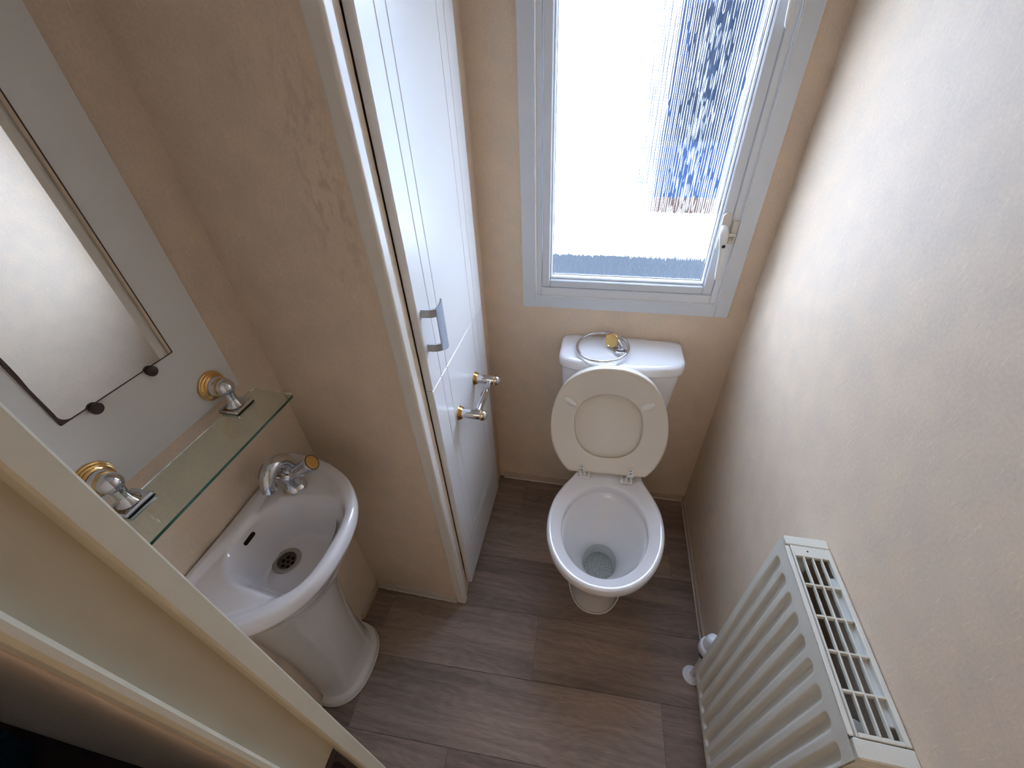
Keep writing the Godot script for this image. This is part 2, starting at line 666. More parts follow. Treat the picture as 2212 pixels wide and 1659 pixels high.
func build_window() -> void:
	var w := Node3D.new()
	w.name = "window_1"
	add_child(w)
	w.position = Vector3(0.077, 0.902, ZB)
	mark(w, "white framed window of streaky obscured glass above the toilet", "window", "", "structure")
	var z := ZB + 0.0005
	# flat surround: two uprights, sill and head
	for b in [[-0.240, 0.902, -0.1995, 1.872], [0.3545, 0.902, 0.394, 1.872]]:
		part("surround_bar", sh().span(Vector3(b[0], b[1], z), Vector3(b[2], b[3], z + 0.007), 0.0012), M.frame_grey, w)
	part("surround_bar", sh().span(Vector3(-0.1990, 0.903, z), Vector3(0.3540, 0.9415, z + 0.0066), 0.0012), M.frame_grey, w)
	part("surround_bar", sh().span(Vector3(-0.1990, 1.8325, z), Vector3(0.3540, 1.872, z + 0.0066), 0.0012), M.frame_grey, w)
	part("surround_lip", ring(sh(), Vector2(-0.2010, 0.9405), Vector2(0.3560, 1.8335), Vector2(-0.1975, 0.9440), Vector2(0.3525, 1.8300), z, z + 0.0095, 0.0008), M.frame_white, w)
	part("fixed_frame", ring(sh(), Vector2(-0.1975, 0.944), Vector2(0.3525, 1.830), Vector2(-0.1795, 0.9705), Vector2(0.3325, 1.8035), ZB - 0.043, ZB + 0.001, 0.0015), M.frame_white, w)
	part("casement", ring(sh(), Vector2(-0.1775, 0.9735), Vector2(0.3300, 1.8005), Vector2(-0.1530, 0.9985), Vector2(0.3045, 1.7755), ZB - 0.042, ZB + 0.004, 0.003), M.frame_grey, w)
	part("glazing_bead", ring(sh(), Vector2(-0.1530, 0.9985), Vector2(0.3045, 1.7755), Vector2(-0.1475, 1.0075), Vector2(0.2985, 1.7665), ZB - 0.030, ZB - 0.004, 0.003), M.frame_white, w)
	part("gasket", ring(sh(), Vector2(-0.1485, 1.0065), Vector2(0.2995, 1.7675), Vector2(-0.1462, 1.0092), Vector2(0.2972, 1.7648), ZB - 0.0225, ZB - 0.0190, 0.0), M.gasket, w)
	var g := sh()
	var gz := ZB - 0.021
	g.face([Vector3(-0.150, 1.002, gz), Vector3(0.300, 1.002, gz), Vector3(0.300, 1.772, gz), Vector3(-0.150, 1.772, gz)], Vector3(0, 1.4, -5))
	var pane := part("pane", g, M.pane, w, "clear pane with rain-like vertical streaks cast in it")
	# the cast pattern: shallow upright lenses that wander, swell and break off
	var r := RandomNumberGenerator.new()
	r.seed = 91
	var wob := noise(92, 0.9, 2)
	var s := sh()
	var px := -0.1465
	var idx := 0
	while px < 0.2975:
		var wide := r.randf_range(0.0026, 0.0056)
		var y := 1.008 - r.randf() * 0.05
		while y < 1.766:
			var long := r.randf_range(0.12, 0.60)
			var y0 := maxf(y, 1.0085)
			var y1 := minf(y + long, 1.7655)
			if y1 - y0 > 0.012:
				var steps := int((y1 - y0) / 0.0045) + 3
				var rows := []
				for k in steps + 1:
					var yy := lerpf(y0, y1, float(k) / steps)
					var end := minf(1.0, sqrt(maxf(0.0, 1.0 - pow(absf(2.0 * k / steps - 1.0), 14.0)))) + 0.02
					var cx := px + wide / 2.0 + 0.0011 * wob.get_noise_2d(yy * 7.0, idx * 3.7)
					var hw := wide * 0.5 * (0.86 + 0.30 * wob.get_noise_2d(yy * 9.0, idx * 5.1 + 40.0)) * end
					var tall := hw * 0.10 * (1.0 + 0.8 * wob.get_noise_2d(yy * 20.0, idx * 2.3 + 80.0))
					var ringp := PackedVector3Array()
					# round from x to z seen with y up: the room side bulges, the back is flat
					for e in [1.0, 0.72, 0.42, 0.14, -0.14, -0.42, -0.72, -1.0]:
						ringp.append(Vector3(cx + e * hw, yy, gz + 0.0006 + (1.0 - e * e) * tall))
					rows.append(ringp)
				s.grid(rows, false, [])
				for k in rows.size() - 1:
					s.face([rows[k][0], rows[k][7], rows[k + 1][7], rows[k + 1][0]], rows[k][3] + Vector3(0, 0, 1))
				s.face(Array(rows[0]), rows[1][3])
				s.face(Array(rows[-1]), rows[-2][3])
			y += long + r.randf_range(0.004, 0.02)
			idx += 1
		px += wide + r.randf_range(0.0003, 0.0016)
	var cast := part("cast_streaks", s, M.rib, pane)
	cast.set_meta("kind", "stuff")

	for up in [0.0, 0.548]:
		var hd := Node3D.new()
		hd.name = "handle"
		w.add_child(hd, true)
		hd.position = Vector3(0.318, 1.16 + up, ZB) - w.position
		var f := ZB + 0.004
		var plate := PackedVector2Array()
		for k in 13:
			var a := PI * k / 12.0
			plate.append(Vector2(0.3175 + 0.0105 * cos(a), 1.200 + up + 0.0105 * sin(a)))
		plate.append(Vector2(0.307, 1.115 + up))
		plate.append(Vector2(0.328, 1.115 + up))
		part("base_plate", sh().prism(plate, f, f + 0.007), M.lever_cream, hd)
		var path := []
		var rad := []
		for q in [[0.3150, 1.178, 0.010, 0.0065], [0.3155, 1.172, 0.017, 0.0105], [0.3165, 1.160, 0.022, 0.0125], [0.3185, 1.143, 0.0235, 0.0110], [0.3210, 1.122, 0.0225, 0.0080], [0.3232, 1.10, 0.0215, 0.0072], [0.3255, 1.075, 0.0220, 0.0075], [0.3280, 1.052, 0.0235, 0.0086], [0.3297, 1.036, 0.0245, 0.0080], [0.3302, 1.030, 0.0245, 0.0045]]:
			path.append(Vector3(q[0], q[1] + up, ZB + q[2]))
			rad.append(q[3])
		part("lever", sh().tube(path, rad, 14, true, false, 0.62), M.lever, hd)
		part("nose", sh().span(Vector3(0.322, 1.150 + up, ZB + 0.010), Vector3(0.347, 1.158 + up, ZB + 0.018), 0.0025).span(Vector3(0.341, 1.138 + up, ZB + 0.008), Vector3(0.349, 1.1581 + up, ZB + 0.0175), 0.0025), M.lever_cream, hd)
		part("lock_button", sh().at(turned(Vector3(0.15, 0, 1), Vector3(0.3215, 1.128 + up, ZB + 0.026))).lathe([Vector2(0.0, -0.004), Vector2(0.0046, -0.004), Vector2(0.0046, 0.0035), Vector2(0.0, 0.0045)], 16), M.black, hd, "black push button")
		part("keep", sh().span(Vector3(0.3345, 1.128 + up, ZB + 0.0012), Vector3(0.3500, 1.190 + up, ZB + 0.0085), 0.002), M.lever_cream, hd)


func build_door_frame() -> void:
	var d := Node3D.new()
	d.name = "door_1"
	add_child(d)
	d.position = Vector3(-0.25, 0, ZF)
	mark(d, "cream painted door frame with a stop bead and bronze strike plate", "door frame", "", "structure")
	# lining against the wall end, stop bead towards the room, thin architrave towards the corridor
	part("lining", sh().span(Vector3(-0.2745, 0, ZF + 0.0005), Vector3(-0.262, 1.93, ZO - 0.0005)), M.jamb, d)
	part("stop_bead", sh().span(Vector3(-0.2740, 0, ZF - 0.003), Vector3(-0.2500, 1.93, -0.0722), 0.0016), M.jamb, d)
	part("edge_bead", sh().span(Vector3(-0.2740, 0, -0.0350), Vector3(-0.2525, 1.93, ZO - 0.0006), 0.0025), M.jamb, d)
	part("lining", sh().span(Vector3(0.412, 0, ZF + 0.0005), Vector3(0.4245, 1.93, ZO - 0.0005)), M.jamb, d)
	part("head", sh().span(Vector3(-0.2620, 1.918, ZF + 0.0005), Vector3(0.412, 1.93, ZO - 0.0005)), M.jamb, d)
	var plate := part("strike_plate", sh().span(Vector3(-0.2625, 0.775, -0.0712), Vector3(-0.2606, 0.906, -0.0455), 0.0008), M.bronze, d, "dark bronze strike plate")
	var oval := PackedVector2Array()
	for k in 24:
		var a := TAU * k / 24
		oval.append(Vector2(0.0062 * cos(a), 0.017 * sin(a) + 0.010 * signf(sin(a))))
	part("latch_hole", sh().at(Transform3D(Basis(Vector3(0, 0, 1), Vector3.UP, Vector3(-1, 0, 0)), Vector3(-0.2604, 0.862, -0.0585))).prism(oval, -0.0004, 0.0004), M.hole, plate)
	for q in [[0.889, -0.0665], [0.873, -0.0500]]:
		part("screw", sh().at(turned(Vector3.RIGHT, Vector3(-0.2606, q[0], q[1]))).lathe([Vector2(0.0, 0.0), Vector2(0.0024, 0.0), Vector2(0.0022, 0.0006), Vector2(0.0, 0.0008)], 10), M.screw, plate)


func strip(called: String, a: Vector3, b: Vector3, inward: Vector3, tall: float, thick: float, m: Material, label: String, bead_m: Material, bead := 0.0028) -> void:
	# a low skirting strip from a to b with a bead of sealant along the floor
	var along := (b - a).normalized()
	var n := inward
	var t := Transform3D(Basis(along, Vector3.UP, along.cross(Vector3.UP)), (a + b) / 2.0 + n * thick / 2.0 + Vector3.UP * tall / 2.0)
	var o := structure(called, sh().at(t).box(Vector3.ZERO, Vector3(a.distance_to(b), tall, thick), 0.0015), m, label, "skirting")
	var path := []
	var r := RandomNumberGenerator.new()
	r.seed = hash(called)
	var count := 30
	var rad := []
	for k in count + 1:
		path.append(a.lerp(b, float(k) / count) + n * (thick + 0.001) + Vector3(0, 0.0012, 0) + n * r.randf_range(-0.0004, 0.0006))
		rad.append(bead * r.randf_range(0.7, 1.15))
	part("sealant", sh().tube(path, rad, 8), bead_m, o)


func build_corner_trim_and_skirting() -> void:
	# L-shaped corner moulding of the cupboard, rounded at the arris
	var o := PackedVector2Array([Vector2(-0.3985, 0.6395), Vector2(-0.3985, 0.6345), Vector2(-0.394, 0.6325)])
	for k in 7:
		var a := PI / 2.0 * k / 6.0
		o.append(Vector2(-0.3735 + 0.0065 * sin(a), 0.6385 - 0.0065 * cos(a)))
	o.append_array([Vector2(-0.3668, 0.656), Vector2(-0.369, 0.6600), Vector2(-0.3725, 0.6600), Vector2(-0.3725, 0.6395)])
	# outline lies in x and -z; stand it up
	structure("trim_1", sh().at(Transform3D(Basis(Vector3(1, 0, 0), Vector3(0, 0, -1), Vector3(0, 1, 0)), Vector3.ZERO)).prism(o, 0.0, TOP), M.trim, "cream corner moulding running up the cupboard's outer edge", "trim")
	strip("baseboard_back", Vector3(XC + 0.02, 0, ZB), Vector3(XR - 0.008, 0, ZB), Vector3(0, 0, 1), 0.034, 0.007, M.strip, "low peach skirting strip along the wall behind the toilet", M.sealant)
	strip("baseboard_right", Vector3(XR, 0, ZB + 0.0005), Vector3(XR, 0, ZF), Vector3(-1, 0, 0), 0.030, 0.006, M.strip, "low peach skirting strip along the radiator wall", M.sealant)
	strip("baseboard_left", Vector3(XL, 0, ZC - 0.0005), Vector3(XL, 0, -0.515), Vector3(1, 0, 0), 0.026, 0.006, M.strip, "short stained skirting strip between basin pedestal and cupboard", M.sealant_old)
	strip("baseboard_cupboard", Vector3(XL + 0.008, 0, ZC), Vector3(-0.3990, 0, ZC), Vector3(0, 0, 1), 0.030, 0.007, M.cream_strip, "cream skirting strip along the cupboard's papered side", M.sealant)


# ------------------------------------------------------------------ cupboard
func groove_panel(y0: float, y1: float, z0: float, z1: float, xa: float, xb: float, zs: Array, ys: Array) -> Shape:
	# a door slab facing +x with real V grooves; zs: [z, y from, y to], ys: [y, z from, z to]
	var s := sh()
	var g := 0.0020
	var deep := 0.0028
	var zc := [z0, z0 + 0.002, z1 - 0.002, z1]
	var yc := [y0, y0 + 0.0015, y1 - 0.0015, y1]
	for q in zs:
		zc.append_array([q[0] - g, q[0], q[0] + g])
		yc.append_array([q[1], q[2]])
	for q in ys:
		yc.append_array([q[0] - g, q[0], q[0] + g])
		zc.append_array([q[1], q[2]])
	zc.sort()
	yc.sort()
	var height := func(y: float, z: float) -> float:
		var h := xb
		if y <= y0 + 1e-6 or y >= y1 - 1e-6 or z <= z0 + 1e-6 or z >= z1 - 1e-6:
			h -= 0.0014
		for q in zs:
			if absf(z - q[0]) < 1e-5 and y >= q[1] - 1e-5 and y <= q[2] + 1e-5:
				h -= deep
		for q in ys:
			if absf(y - q[0]) < 1e-5 and z >= q[1] - 1e-5 and z <= q[2] + 1e-5:
				h = minf(h, xb - deep)
		return h
	var rows := []
	for y in yc:
		var row := PackedVector3Array()
		for z in zc:
			row.append(Vector3(height.call(y, z), y, z))
		rows.append(row)
	# columns run along z: outward is +x when rows go up and z grows to the left
	for i in rows.size() - 1:
		for j in zc.size() - 1:
			if yc[i + 1] - yc[i] < 1e-6 or zc[j + 1] - zc[j] < 1e-6:
				continue
			s.tri(rows[i][j + 1], rows[i + 1][j + 1], rows[i + 1][j])
			s.tri(rows[i][j + 1], rows[i + 1][j], rows[i][j])
	var c := Vector3((xa + xb) / 2.0, (y0 + y1) / 2.0, (z0 + z1) / 2.0)
	var e := xb - 0.0014
	s.face([Vector3(xa, y0, z0), Vector3(xa, y1, z0), Vector3(e, y1, z0), Vector3(e, y0, z0)], c)
	s.face([Vector3(xa, y0, z1), Vector3(xa, y1, z1), Vector3(e, y1, z1), Vector3(e, y0, z1)], c)
	s.face([Vector3(xa, y0, z0), Vector3(xa, y0, z1), Vector3(e, y0, z1), Vector3(e, y0, z0)], c)
	s.face([Vector3(xa, y1, z0), Vector3(xa, y1, z1), Vector3(e, y1, z1), Vector3(e, y1, z0)], c)
	s.face([Vector3(xa, y0, z0), Vector3(xa, y1, z0), Vector3(xa, y1, z1), Vector3(xa, y0, z1)], c)
	return s


func build_cupboard() -> void:
	var c := thing("tall_cupboard", "tall narrow white cupboard with grooved doors beside the window", "cupboard", Vector3(-0.45, 0, -0.93))
	# papered front frame: stiles, plinth, head
	part("near_stile", sh().span(Vector3(XC - 0.016, 0.0, -0.6860), Vector3(XC, TOP, -0.6605)), M.paper, c)
	part("far_stile", sh().span(Vector3(XC - 0.016, 0.0, ZB), Vector3(XC, TOP, -1.112)), M.paper, c)
	part("plinth", sh().span(Vector3(XC - 0.016, 0.0, -1.112), Vector3(XC - 0.002, 0.075, -0.6860)), M.cream_strip, c)
	part("inner_back", sh().span(Vector3(XC - 0.06, 0.075, -1.112), Vector3(XC - 0.05, TOP, -0.6860)), M.board_white, c)
	var z0 := -1.128
	var z1 := -0.6905
	var xa := XC + 0.0012
	var xb := -0.355
	var vs := func(a: float, b: float, ia: float, oa: float) -> Array:
		return [[-0.752, oa, b], [-0.7925, ia, b], [-1.0205, ia, b], [-1.0650, oa, b]]
	var lower := groove_panel(0.050, 0.9490, z0, z1, xa, xb, vs.call(0.05, 0.9490, 0.266, 0.227), [[0.266, -1.0205, -0.7925], [0.227, -1.0650, -0.752]])
	part("lower_door", lower, M.door_white, c)
	var upper := groove_panel(0.9504, 1.985, z0, z1, xa, xb, vs.call(0.9504, 1.985, 0.9504, 0.9504), [])
	var door := part("upper_door", upper, M.door_white, c)
	# bow handle: two straps that leave the door and a ribbed grip turned away from them
	var h := Node3D.new()
	h.name = "handle"
	door.add_child(h)
	h.position = Vector3(xb, 1.10, -0.711) - c.position - door.position
	h.set_meta("label", "brushed grey bow handle with a ribbed grip")
	var sec := [Vector2(-0.3548, -0.7105), Vector2(-0.345, -0.7108), Vector2(-0.336, -0.7125), Vector2(-0.3285, -0.7165), Vector2(-0.3235, -0.7225)]
	for y in [[1.134, 1.152], [1.050, 1.068]]:
		part("strap", ribbon(sec, [y, y, y, y, y], 0.0036), M.handle_grey, h)
	var grip := [Vector2(-0.3260, -0.7190), Vector2(-0.3228, -0.7238), Vector2(-0.3205, -0.7295), Vector2(-0.3195, -0.7355), Vector2(-0.3200, -0.7400)]
	part("grip", ribbon(grip, [[1.050, 1.152], [1.0490, 1.154], [1.0475, 1.157], [1.0475, 1.161], [1.0490, 1.165]], 0.0040), M.knurl, h)


func ribbon(sec: Array, ys: Array, thick: float) -> Shape:
	# a bent strip: sec gives x and z along it, ys its lower and upper edge
	var rows := []
	for i in sec.size():
		var a: Vector2 = sec[maxi(i - 1, 0)]
		var b: Vector2 = sec[mini(i + 1, sec.size() - 1)]
		var t := (b - a).normalized()
		var n := Vector2(-t.y, t.x) * thick / 2.0
		var p: Vector2 = sec[i]
		var lo: float = ys[i][0]
		var hi: float = ys[i][1]
		rows.append(PackedVector3Array([Vector3(p.x + n.x, lo, p.y + n.y), Vector3(p.x + n.x, hi, p.y + n.y), Vector3(p.x - n.x, hi, p.y - n.y), Vector3(p.x - n.x, lo, p.y - n.y)]))
	var s := sh()
	for i in rows.size() - 1:
		var c: Vector3 = (Shape.mid(rows[i]) + Shape.mid(rows[i + 1])) / 2.0
		for j in 4:
			var k := (j + 1) % 4
			s.face([rows[i][j], rows[i][k], rows[i + 1][k]], c, j)
			s.face([rows[i][j], rows[i + 1][k], rows[i + 1][j]], c, j)
	s.face(Array(rows[0]), Shape.mid(rows[1]))
	s.face(Array(rows[-1]), Shape.mid(rows[-2]))
	return s


# ------------------------------------------------------------------ toilet
func resample(p: Array, n: int) -> Array:
	# closed outline of Vector2, n points spread evenly along it from the first
	var long := 0.0
	var at := [0.0]
	for i in p.size():
		long += (p[(i + 1) % p.size()] as Vector2).distance_to(p[i])
		at.append(long)
	var out := []
	var k := 0
	for i in n:
		var d := long * i / n
		while at[k + 1] < d:
			k += 1
		out.append((p[k] as Vector2).lerp(p[(k + 1) % p.size()], (d - at[k]) / maxf(1e-9, at[k + 1] - at[k])))
	return out


func smooth_closed(p: Array, times := 2) -> Array:
	for t in times:
		var q := []
		for i in p.size():
			var a: Vector2 = p[i]
			var b: Vector2 = p[(i + 1) % p.size()]
			q.append(a.lerp(b, 0.25))
			q.append(a.lerp(b, 0.75))
		p = q
	return p


func both_sides(half: Array) -> Array:
	# half outline as [half width, along]; returns a loop that runs from x to z
	var p := []
	for q in half:
		p.append(Vector2(q[0], q[1]))
	for i in range(half.size() - 1, -1, -1):
		if half[i][0] > 1e-6:
			p.append(Vector2(-half[i][0], half[i][1]))
	return p


func build_toilet() -> void:
	var bx := 0.095
	var t := thing("toilet", "white close-coupled toilet with its cream seat and lid raised", "toilet", Vector3(bx, 0, -0.95))
	var world := func(p: Vector2, y: float) -> Vector3:
		return Vector3(bx + p.x - 0.037 * (p.y - 0.28), y, ZB + p.y)
	var n := 176
	# rim seen from above, half width against distance from the wall
	var outer := smooth_closed(both_sides([[0.100, 0.170], [0.103, 0.215], [0.121, 0.262], [0.150, 0.312], [0.173, 0.365], [0.1815, 0.420], [0.181, 0.475], [0.168, 0.535], [0.139, 0.590], [0.094, 0.634], [0.042, 0.657], [0.0, 0.661]]), 2)
	outer = resample(outer, n)
	var mid := Vector2(0, 0.455)
	var ell := func(i: int, ax: float, back: float, front: float, c: Vector2, e := 2.0) -> Vector2:
		var d: Vector2 = (outer[i] - mid)
		var a := atan2(d.y, d.x)
		var cs := cos(a)
		var sn := sin(a)
		var az := front if sn > 0.0 else back
		var r := pow(pow(absf(cs) / ax, e) + pow(absf(sn) / az, e), -1.0 / e)
		return c + Vector2(cs, sn) * r
	var foot := resample(smooth_closed(both_sides([[0.098, 0.03], [0.100, 0.10], [0.100, 0.22], [0.101, 0.34], [0.101, 0.42], [0.096, 0.475], [0.078, 0.520], [0.045, 0.540], [0.0, 0.545]]), 2), n)
	# line the foot's points up with the rim's by angle
	var foot_at := func(i: int) -> Vector2:
		var d: Vector2 = outer[i] - mid
		var a := atan2(d.y, d.x)
		var c := Vector2(0, 0.30)
		var cs := cos(a)
		var sn := sin(a)
		var az := 0.245 if sn > 0.0 else 0.235
		var e := 2.5
		return c + Vector2(cs, sn) * pow(pow(absf(cs) / 0.103, e) + pow(absf(sn) / az, e), -1.0 / e)
	var rows := []
	var outer_row := func(f: float, inset: float, y: float) -> PackedVector3Array:
		var p := PackedVector3Array()
		for i in n:
			var o: Vector2 = outer[i]
			var c := Vector2(0, 0.40)
			var q := o + (c - o).normalized() * inset
			p.append(world.call(q.lerp(foot_at.call(i), f), y))
		return p
	for k in [[1.0, -0.004, 0.0005], [1.0, -0.003, 0.018], [1.0, 0.0, 0.028], [0.99, 0.0, 0.06], [0.96, 0.0, 0.11], [0.86, 0.0, 0.17], [0.66, 0.0, 0.225], [0.42, 0.004, 0.27], [0.22, 0.010, 0.305], [0.09, 0.012, 0.332], [0.02, 0.010, 0.347], [0.0, 0.004, 0.353], [0.0, 0.0, 0.362], [0.0, 0.0, 0.376], [0.0, 0.0012, 0.3835], [0.0, 0.0040, 0.3882], [0.0, 0.0080, 0.3906], [0.0, 0.011, 0.3908], [0.0, 0.016, 0.3899], [0.0, 0.022, 0.3884]]:
		rows.append(outer_row.call(k[0], k[1], k[2]))
	var c0 := Vector2(0, 0.452)
	for k in [[0.1400, 0.170, 0.171, 0.3852], [0.1370, 0.167, 0.168, 0.3836], [0.1347, 0.1645, 0.1655, 0.3812], [0.1332, 0.1628, 0.1637, 0.377], [0.1326, 0.1621, 0.1631, 0.370], [0.1345, 0.164, 0.165, 0.352], [0.1350, 0.165, 0.165, 0.347], [0.1300, 0.160, 0.160, 0.345], [0.1230, 0.150, 0.152, 0.330], [0.1080, 0.130, 0.134, 0.295], [0.0880, 0.103, 0.110, 0.262], [0.0690, 0.077, 0.086, 0.236], [0.0580, 0.063, 0.070, 0.215], [0.0530, 0.057, 0.061, 0.195], [0.0480, 0.052, 0.054, 0.170]]:
		var p := PackedVector3Array()
		var f := clampf((0.391 - k[3]) / 0.17, 0.0, 1.0)
		for i in n:
			p.append(world.call(ell.call(i, k[0], k[1], k[2], c0 + Vector2(0, 0.012 * f)), k[3]))
		rows.append(p)
	var s := sh()
	s.grid(rows, true)
	part("pan", s, M.ceramic, t)
	var lime := sh()
	var bottom: PackedVector3Array = rows[-1]
	lime.fan(Array(bottom), Vector3(bx, 0.0, -0.77))
	part("bowl_bottom", lime, M.limescale, t)
	# standing water
	var w := sh()
	var rim := []
	for i in n:
		rim.append(world.call(ell.call(i, 0.0555, 0.060, 0.0655, c0 + Vector2(0, 0.012)), 0.207))
	w.fan(rim, Vector3(bx, 0.0, -0.77))
	part("water", w, M.water, t)
	# back shelf of the pan below the cistern
	part("pan_back", sh().span(Vector3(bx - 0.098, 0.30, ZB + 0.012), Vector3(bx + 0.098, 0.391, ZB + 0.20), 0.012), M.ceramic, t)
	var bead := []
	for i in range(0, n, 2):
		bead.append(world.call(foot_at.call(i) * Vector2(1.04, 1.0) + Vector2(0, 0.004), 0.001))
	part("floor_sealant", sh().tube(bead, 0.003, 8, false, true), M.sealant, t)

	# cistern: a bow-fronted tank that tapers downwards
	var cx := bx - 0.006
	var tank := func(y: float, hw: float, deep: float, bow: float, rad: float, back := 0.004) -> PackedVector3Array:
		var half := []
		half.append([hw * 0.985, back])
		half.append([hw, back + 0.012])
		half.append([hw, deep - rad])
		for k in 5:
			var a := PI / 2.0 * (k + 1) / 6.0
			half.append([hw - rad + rad * cos(a), deep - rad + rad * sin(a)])
		half.append([(hw - rad) * 0.72, deep + bow * 0.55])
		half.append([(hw - rad) * 0.38, deep + bow * 0.9])
		half.append([0.0, deep + bow])
		var p := PackedVector3Array()
		for q in resample(both_sides(half), 72):
			p.append(Vector3(cx + q.x, y, ZB + q.y))
		return p
	var body := sh()
	var br := []
	for k in [[0.3925, 0.155, 0.115, 0.012, 0.03], [0.40, 0.162, 0.124, 0.013, 0.034], [0.47, 0.168, 0.130, 0.014, 0.036], [0.60, 0.177, 0.138, 0.016, 0.038], [0.72, 0.1835, 0.145, 0.018, 0.040], [0.768, 0.186, 0.148, 0.018, 0.040]]:
		br.append(tank.call(k[0], k[1], k[2], k[3], k[4]))
	body.loft(br, true, true)
	part("cistern", body, M.ceramic, t)
	var lid := sh()
	var lr := []
	for k in [[0.7685, 0.188, 0.150, 0.018, 0.042], [0.7685, 0.1935, 0.1555, 0.019, 0.044], [0.772, 0.1955, 0.157, 0.019, 0.045], [0.790, 0.1945, 0.156, 0.019, 0.045], [0.7965, 0.1925, 0.154, 0.019, 0.044], [0.8005, 0.188, 0.149, 0.018, 0.042], [0.8025, 0.180, 0.141, 0.018, 0.040], [0.8035, 0.15, 0.11, 0.014, 0.032], [0.804, 0.08, 0.07, 0.006, 0.02]]:
		lr.append(tank.call(k[0], k[1], k[2], k[3], k[4]))
	lid.loft(lr, true, true)
	part("cistern_lid", lid, M.ceramic, t)

	# seat and lid, raised and leaning on the cistern, slightly askew
	var foot_p := Vector3(bx - 0.010, 0.402, -0.981)
	var up := Vector3(-0.070, 1.0, -0.105).normalized()
	var side := Vector3(1.0, 0.078, 0.01)
	side = (side - up * side.dot(up)).normalized()
	var fwd := side.cross(up).normalized()
	var pl := func(p: Vector2, d: float) -> Vector3:
		return foot_p + side * p.x + up * p.y + fwd * d
	var egg := resample(smooth_closed(both_sides([[0.0, 0.0], [0.126, 0.0], [0.135, 0.005], [0.160, 0.046], [0.180, 0.105], [0.1865, 0.160], [0.1855, 0.215], [0.172, 0.285], [0.145, 0.350], [0.102, 0.394], [0.050, 0.417], [0.0, 0.421]]), 2), 96)
	var hc := Vector2(0, 0.198)
	var hole := []
	for q in egg:
		var d: Vector2 = q - hc
		var a := atan2(d.y, d.x)
		var e := 2.35
		var az := 0.128 if sin(a) > 0 else 0.134
		hole.append(hc + Vector2(cos(a), sin(a)) * pow(pow(absf(cos(a)) / 0.108, e) + pow(absf(sin(a)) / az, e), -1.0 / e))
	var seat := sh()
	var sr := []
	var section := [[0.0, 0.0, 0.002], [0.0, 0.006, 0.0], [1.0, -0.005, -0.001], [1.0, -0.0012, -0.0035], [1.0, 0.0, -0.008], [1.0, -0.001, -0.014], [0.0, 0.004, -0.016], [0.0, 0.0, -0.012], [0.0, -0.0005, -0.006]]
	for k in section:
		var p := PackedVector3Array()
		for i in egg.size():
			var o: Vector2 = egg[i]
			var h: Vector2 = hole[i]
			var dir := (h - o).normalized()
			var q: Vector2 = (h if k[0] > 0.5 else o) + dir * k[1]
			p.append(pl.call(q, k[2]))
		sr.append(p)
	sr.append(sr[0])
	seat.grid(sr, true)
	var seat_o := part("seat", seat, M.seat, t, "cream plastic toilet seat")
	var cover := sh()
	var cr := []
	for k in [[0.975, -0.0175], [0.985, -0.0190], [0.988, -0.0235], [0.982, -0.0295], [0.95, -0.0335], [0.6, -0.0350]]:
		var p := PackedVector3Array()
		for q in egg:
			p.append(pl.call(hc + (q - hc) * k[0], k[1]))
		cr.append(p)
	cr.reverse()
	cover.loft(cr, true, true)
	part("lid", cover, M.seat, t, "cream plastic toilet lid behind the seat")
	# buffers
	for b in [[-0.118, 0.297, -0.62], [0.118, 0.294, 0.50]]:
		var c: Vector3 = pl.call(Vector2(b[0], b[1]), 0.0)
		var d: Vector3 = side * cos(b[2]) + up * sin(b[2])
		var path := []
		var rad := []
		for k in 9:
			var f := k / 8.0 * 2.0 - 1.0
			path.append(c + d * f * 0.021 + fwd * 0.003)
			rad.append(0.0100 * sqrt(maxf(0.04, 1.0 - f * f * 0.75)))
		part("buffer", sh().tube(path, rad, 12, true), M.buffer, seat_o, "white rubber buffer")
	# hinges
	for hx in [-0.082, 0.082]:
		var hp: Vector3 = pl.call(Vector2(hx, 0.012), 0.002)
		var leaf := PackedVector2Array([Vector2(-0.011, -0.014), Vector2(0.011, -0.014), Vector2(0.0085, 0.016), Vector2(0.0055, 0.0235), Vector2(0, 0.0255), Vector2(-0.0055, 0.0235), Vector2(-0.0085, 0.016)])
		var hinge := part("hinge", sh().at(Transform3D(Basis(side, up, fwd), hp)).prism(leaf, -0.002, 0.004), M.hinge, t, "white plastic seat hinge")
		for yy in [0.003, 0.0165]:
			part("screw", sh().at(Transform3D(Basis(side, fwd, -up), hp + up * yy + fwd * 0.004)).lathe([Vector2(0.0024, 0.0), Vector2(0.0022, 0.0007), Vector2(0.0, 0.0009)], 10), M.black, hinge)
		var foot_c := Vector3(hp.x + (0.010 if hx < 0 else -0.012), 0.391, hp.z + 0.012)
		part("hinge_block", sh().box(foot_c + Vector3(-0.016, 0.008, 0), Vector3(0.008, 0.0155, 0.016), 0.002).box(foot_c + Vector3(0.0, 0.008, 0), Vector3(0.006, 0.0155, 0.016), 0.002).box(foot_c + Vector3(0.016, 0.008, 0), Vector3(0.008, 0.0155, 0.016), 0.002).box(foot_c + Vector3(0, 0.003, 0.001), Vector3(0.040, 0.005, 0.020), 0.002), M.hinge, t)


# ------------------------------------------------------------------ basin
func basin_top(d: float, q: float, e: float) -> float:
	# height of the glazed surface: d from the wall, q along it, e from the rim's outer edge
	var y := 0.8000 + 0.0120 * smoothstep(0.044, 0.018, e)
	if e < 0.007:
		y -= 0.007 * pow(1.0 - e / 0.007, 2.0)
	var sq := pow(pow(absf(q) / (0.108 + 0.12 * (d - 0.14)), 3.4) + pow(absf(d - 0.143) / 0.108, 3.4), 1.0 / 3.4)
	y -= 0.098 * smoothstep(1.02, 0.60, sq) * smoothstep(0.012, 0.040, e)
	return y


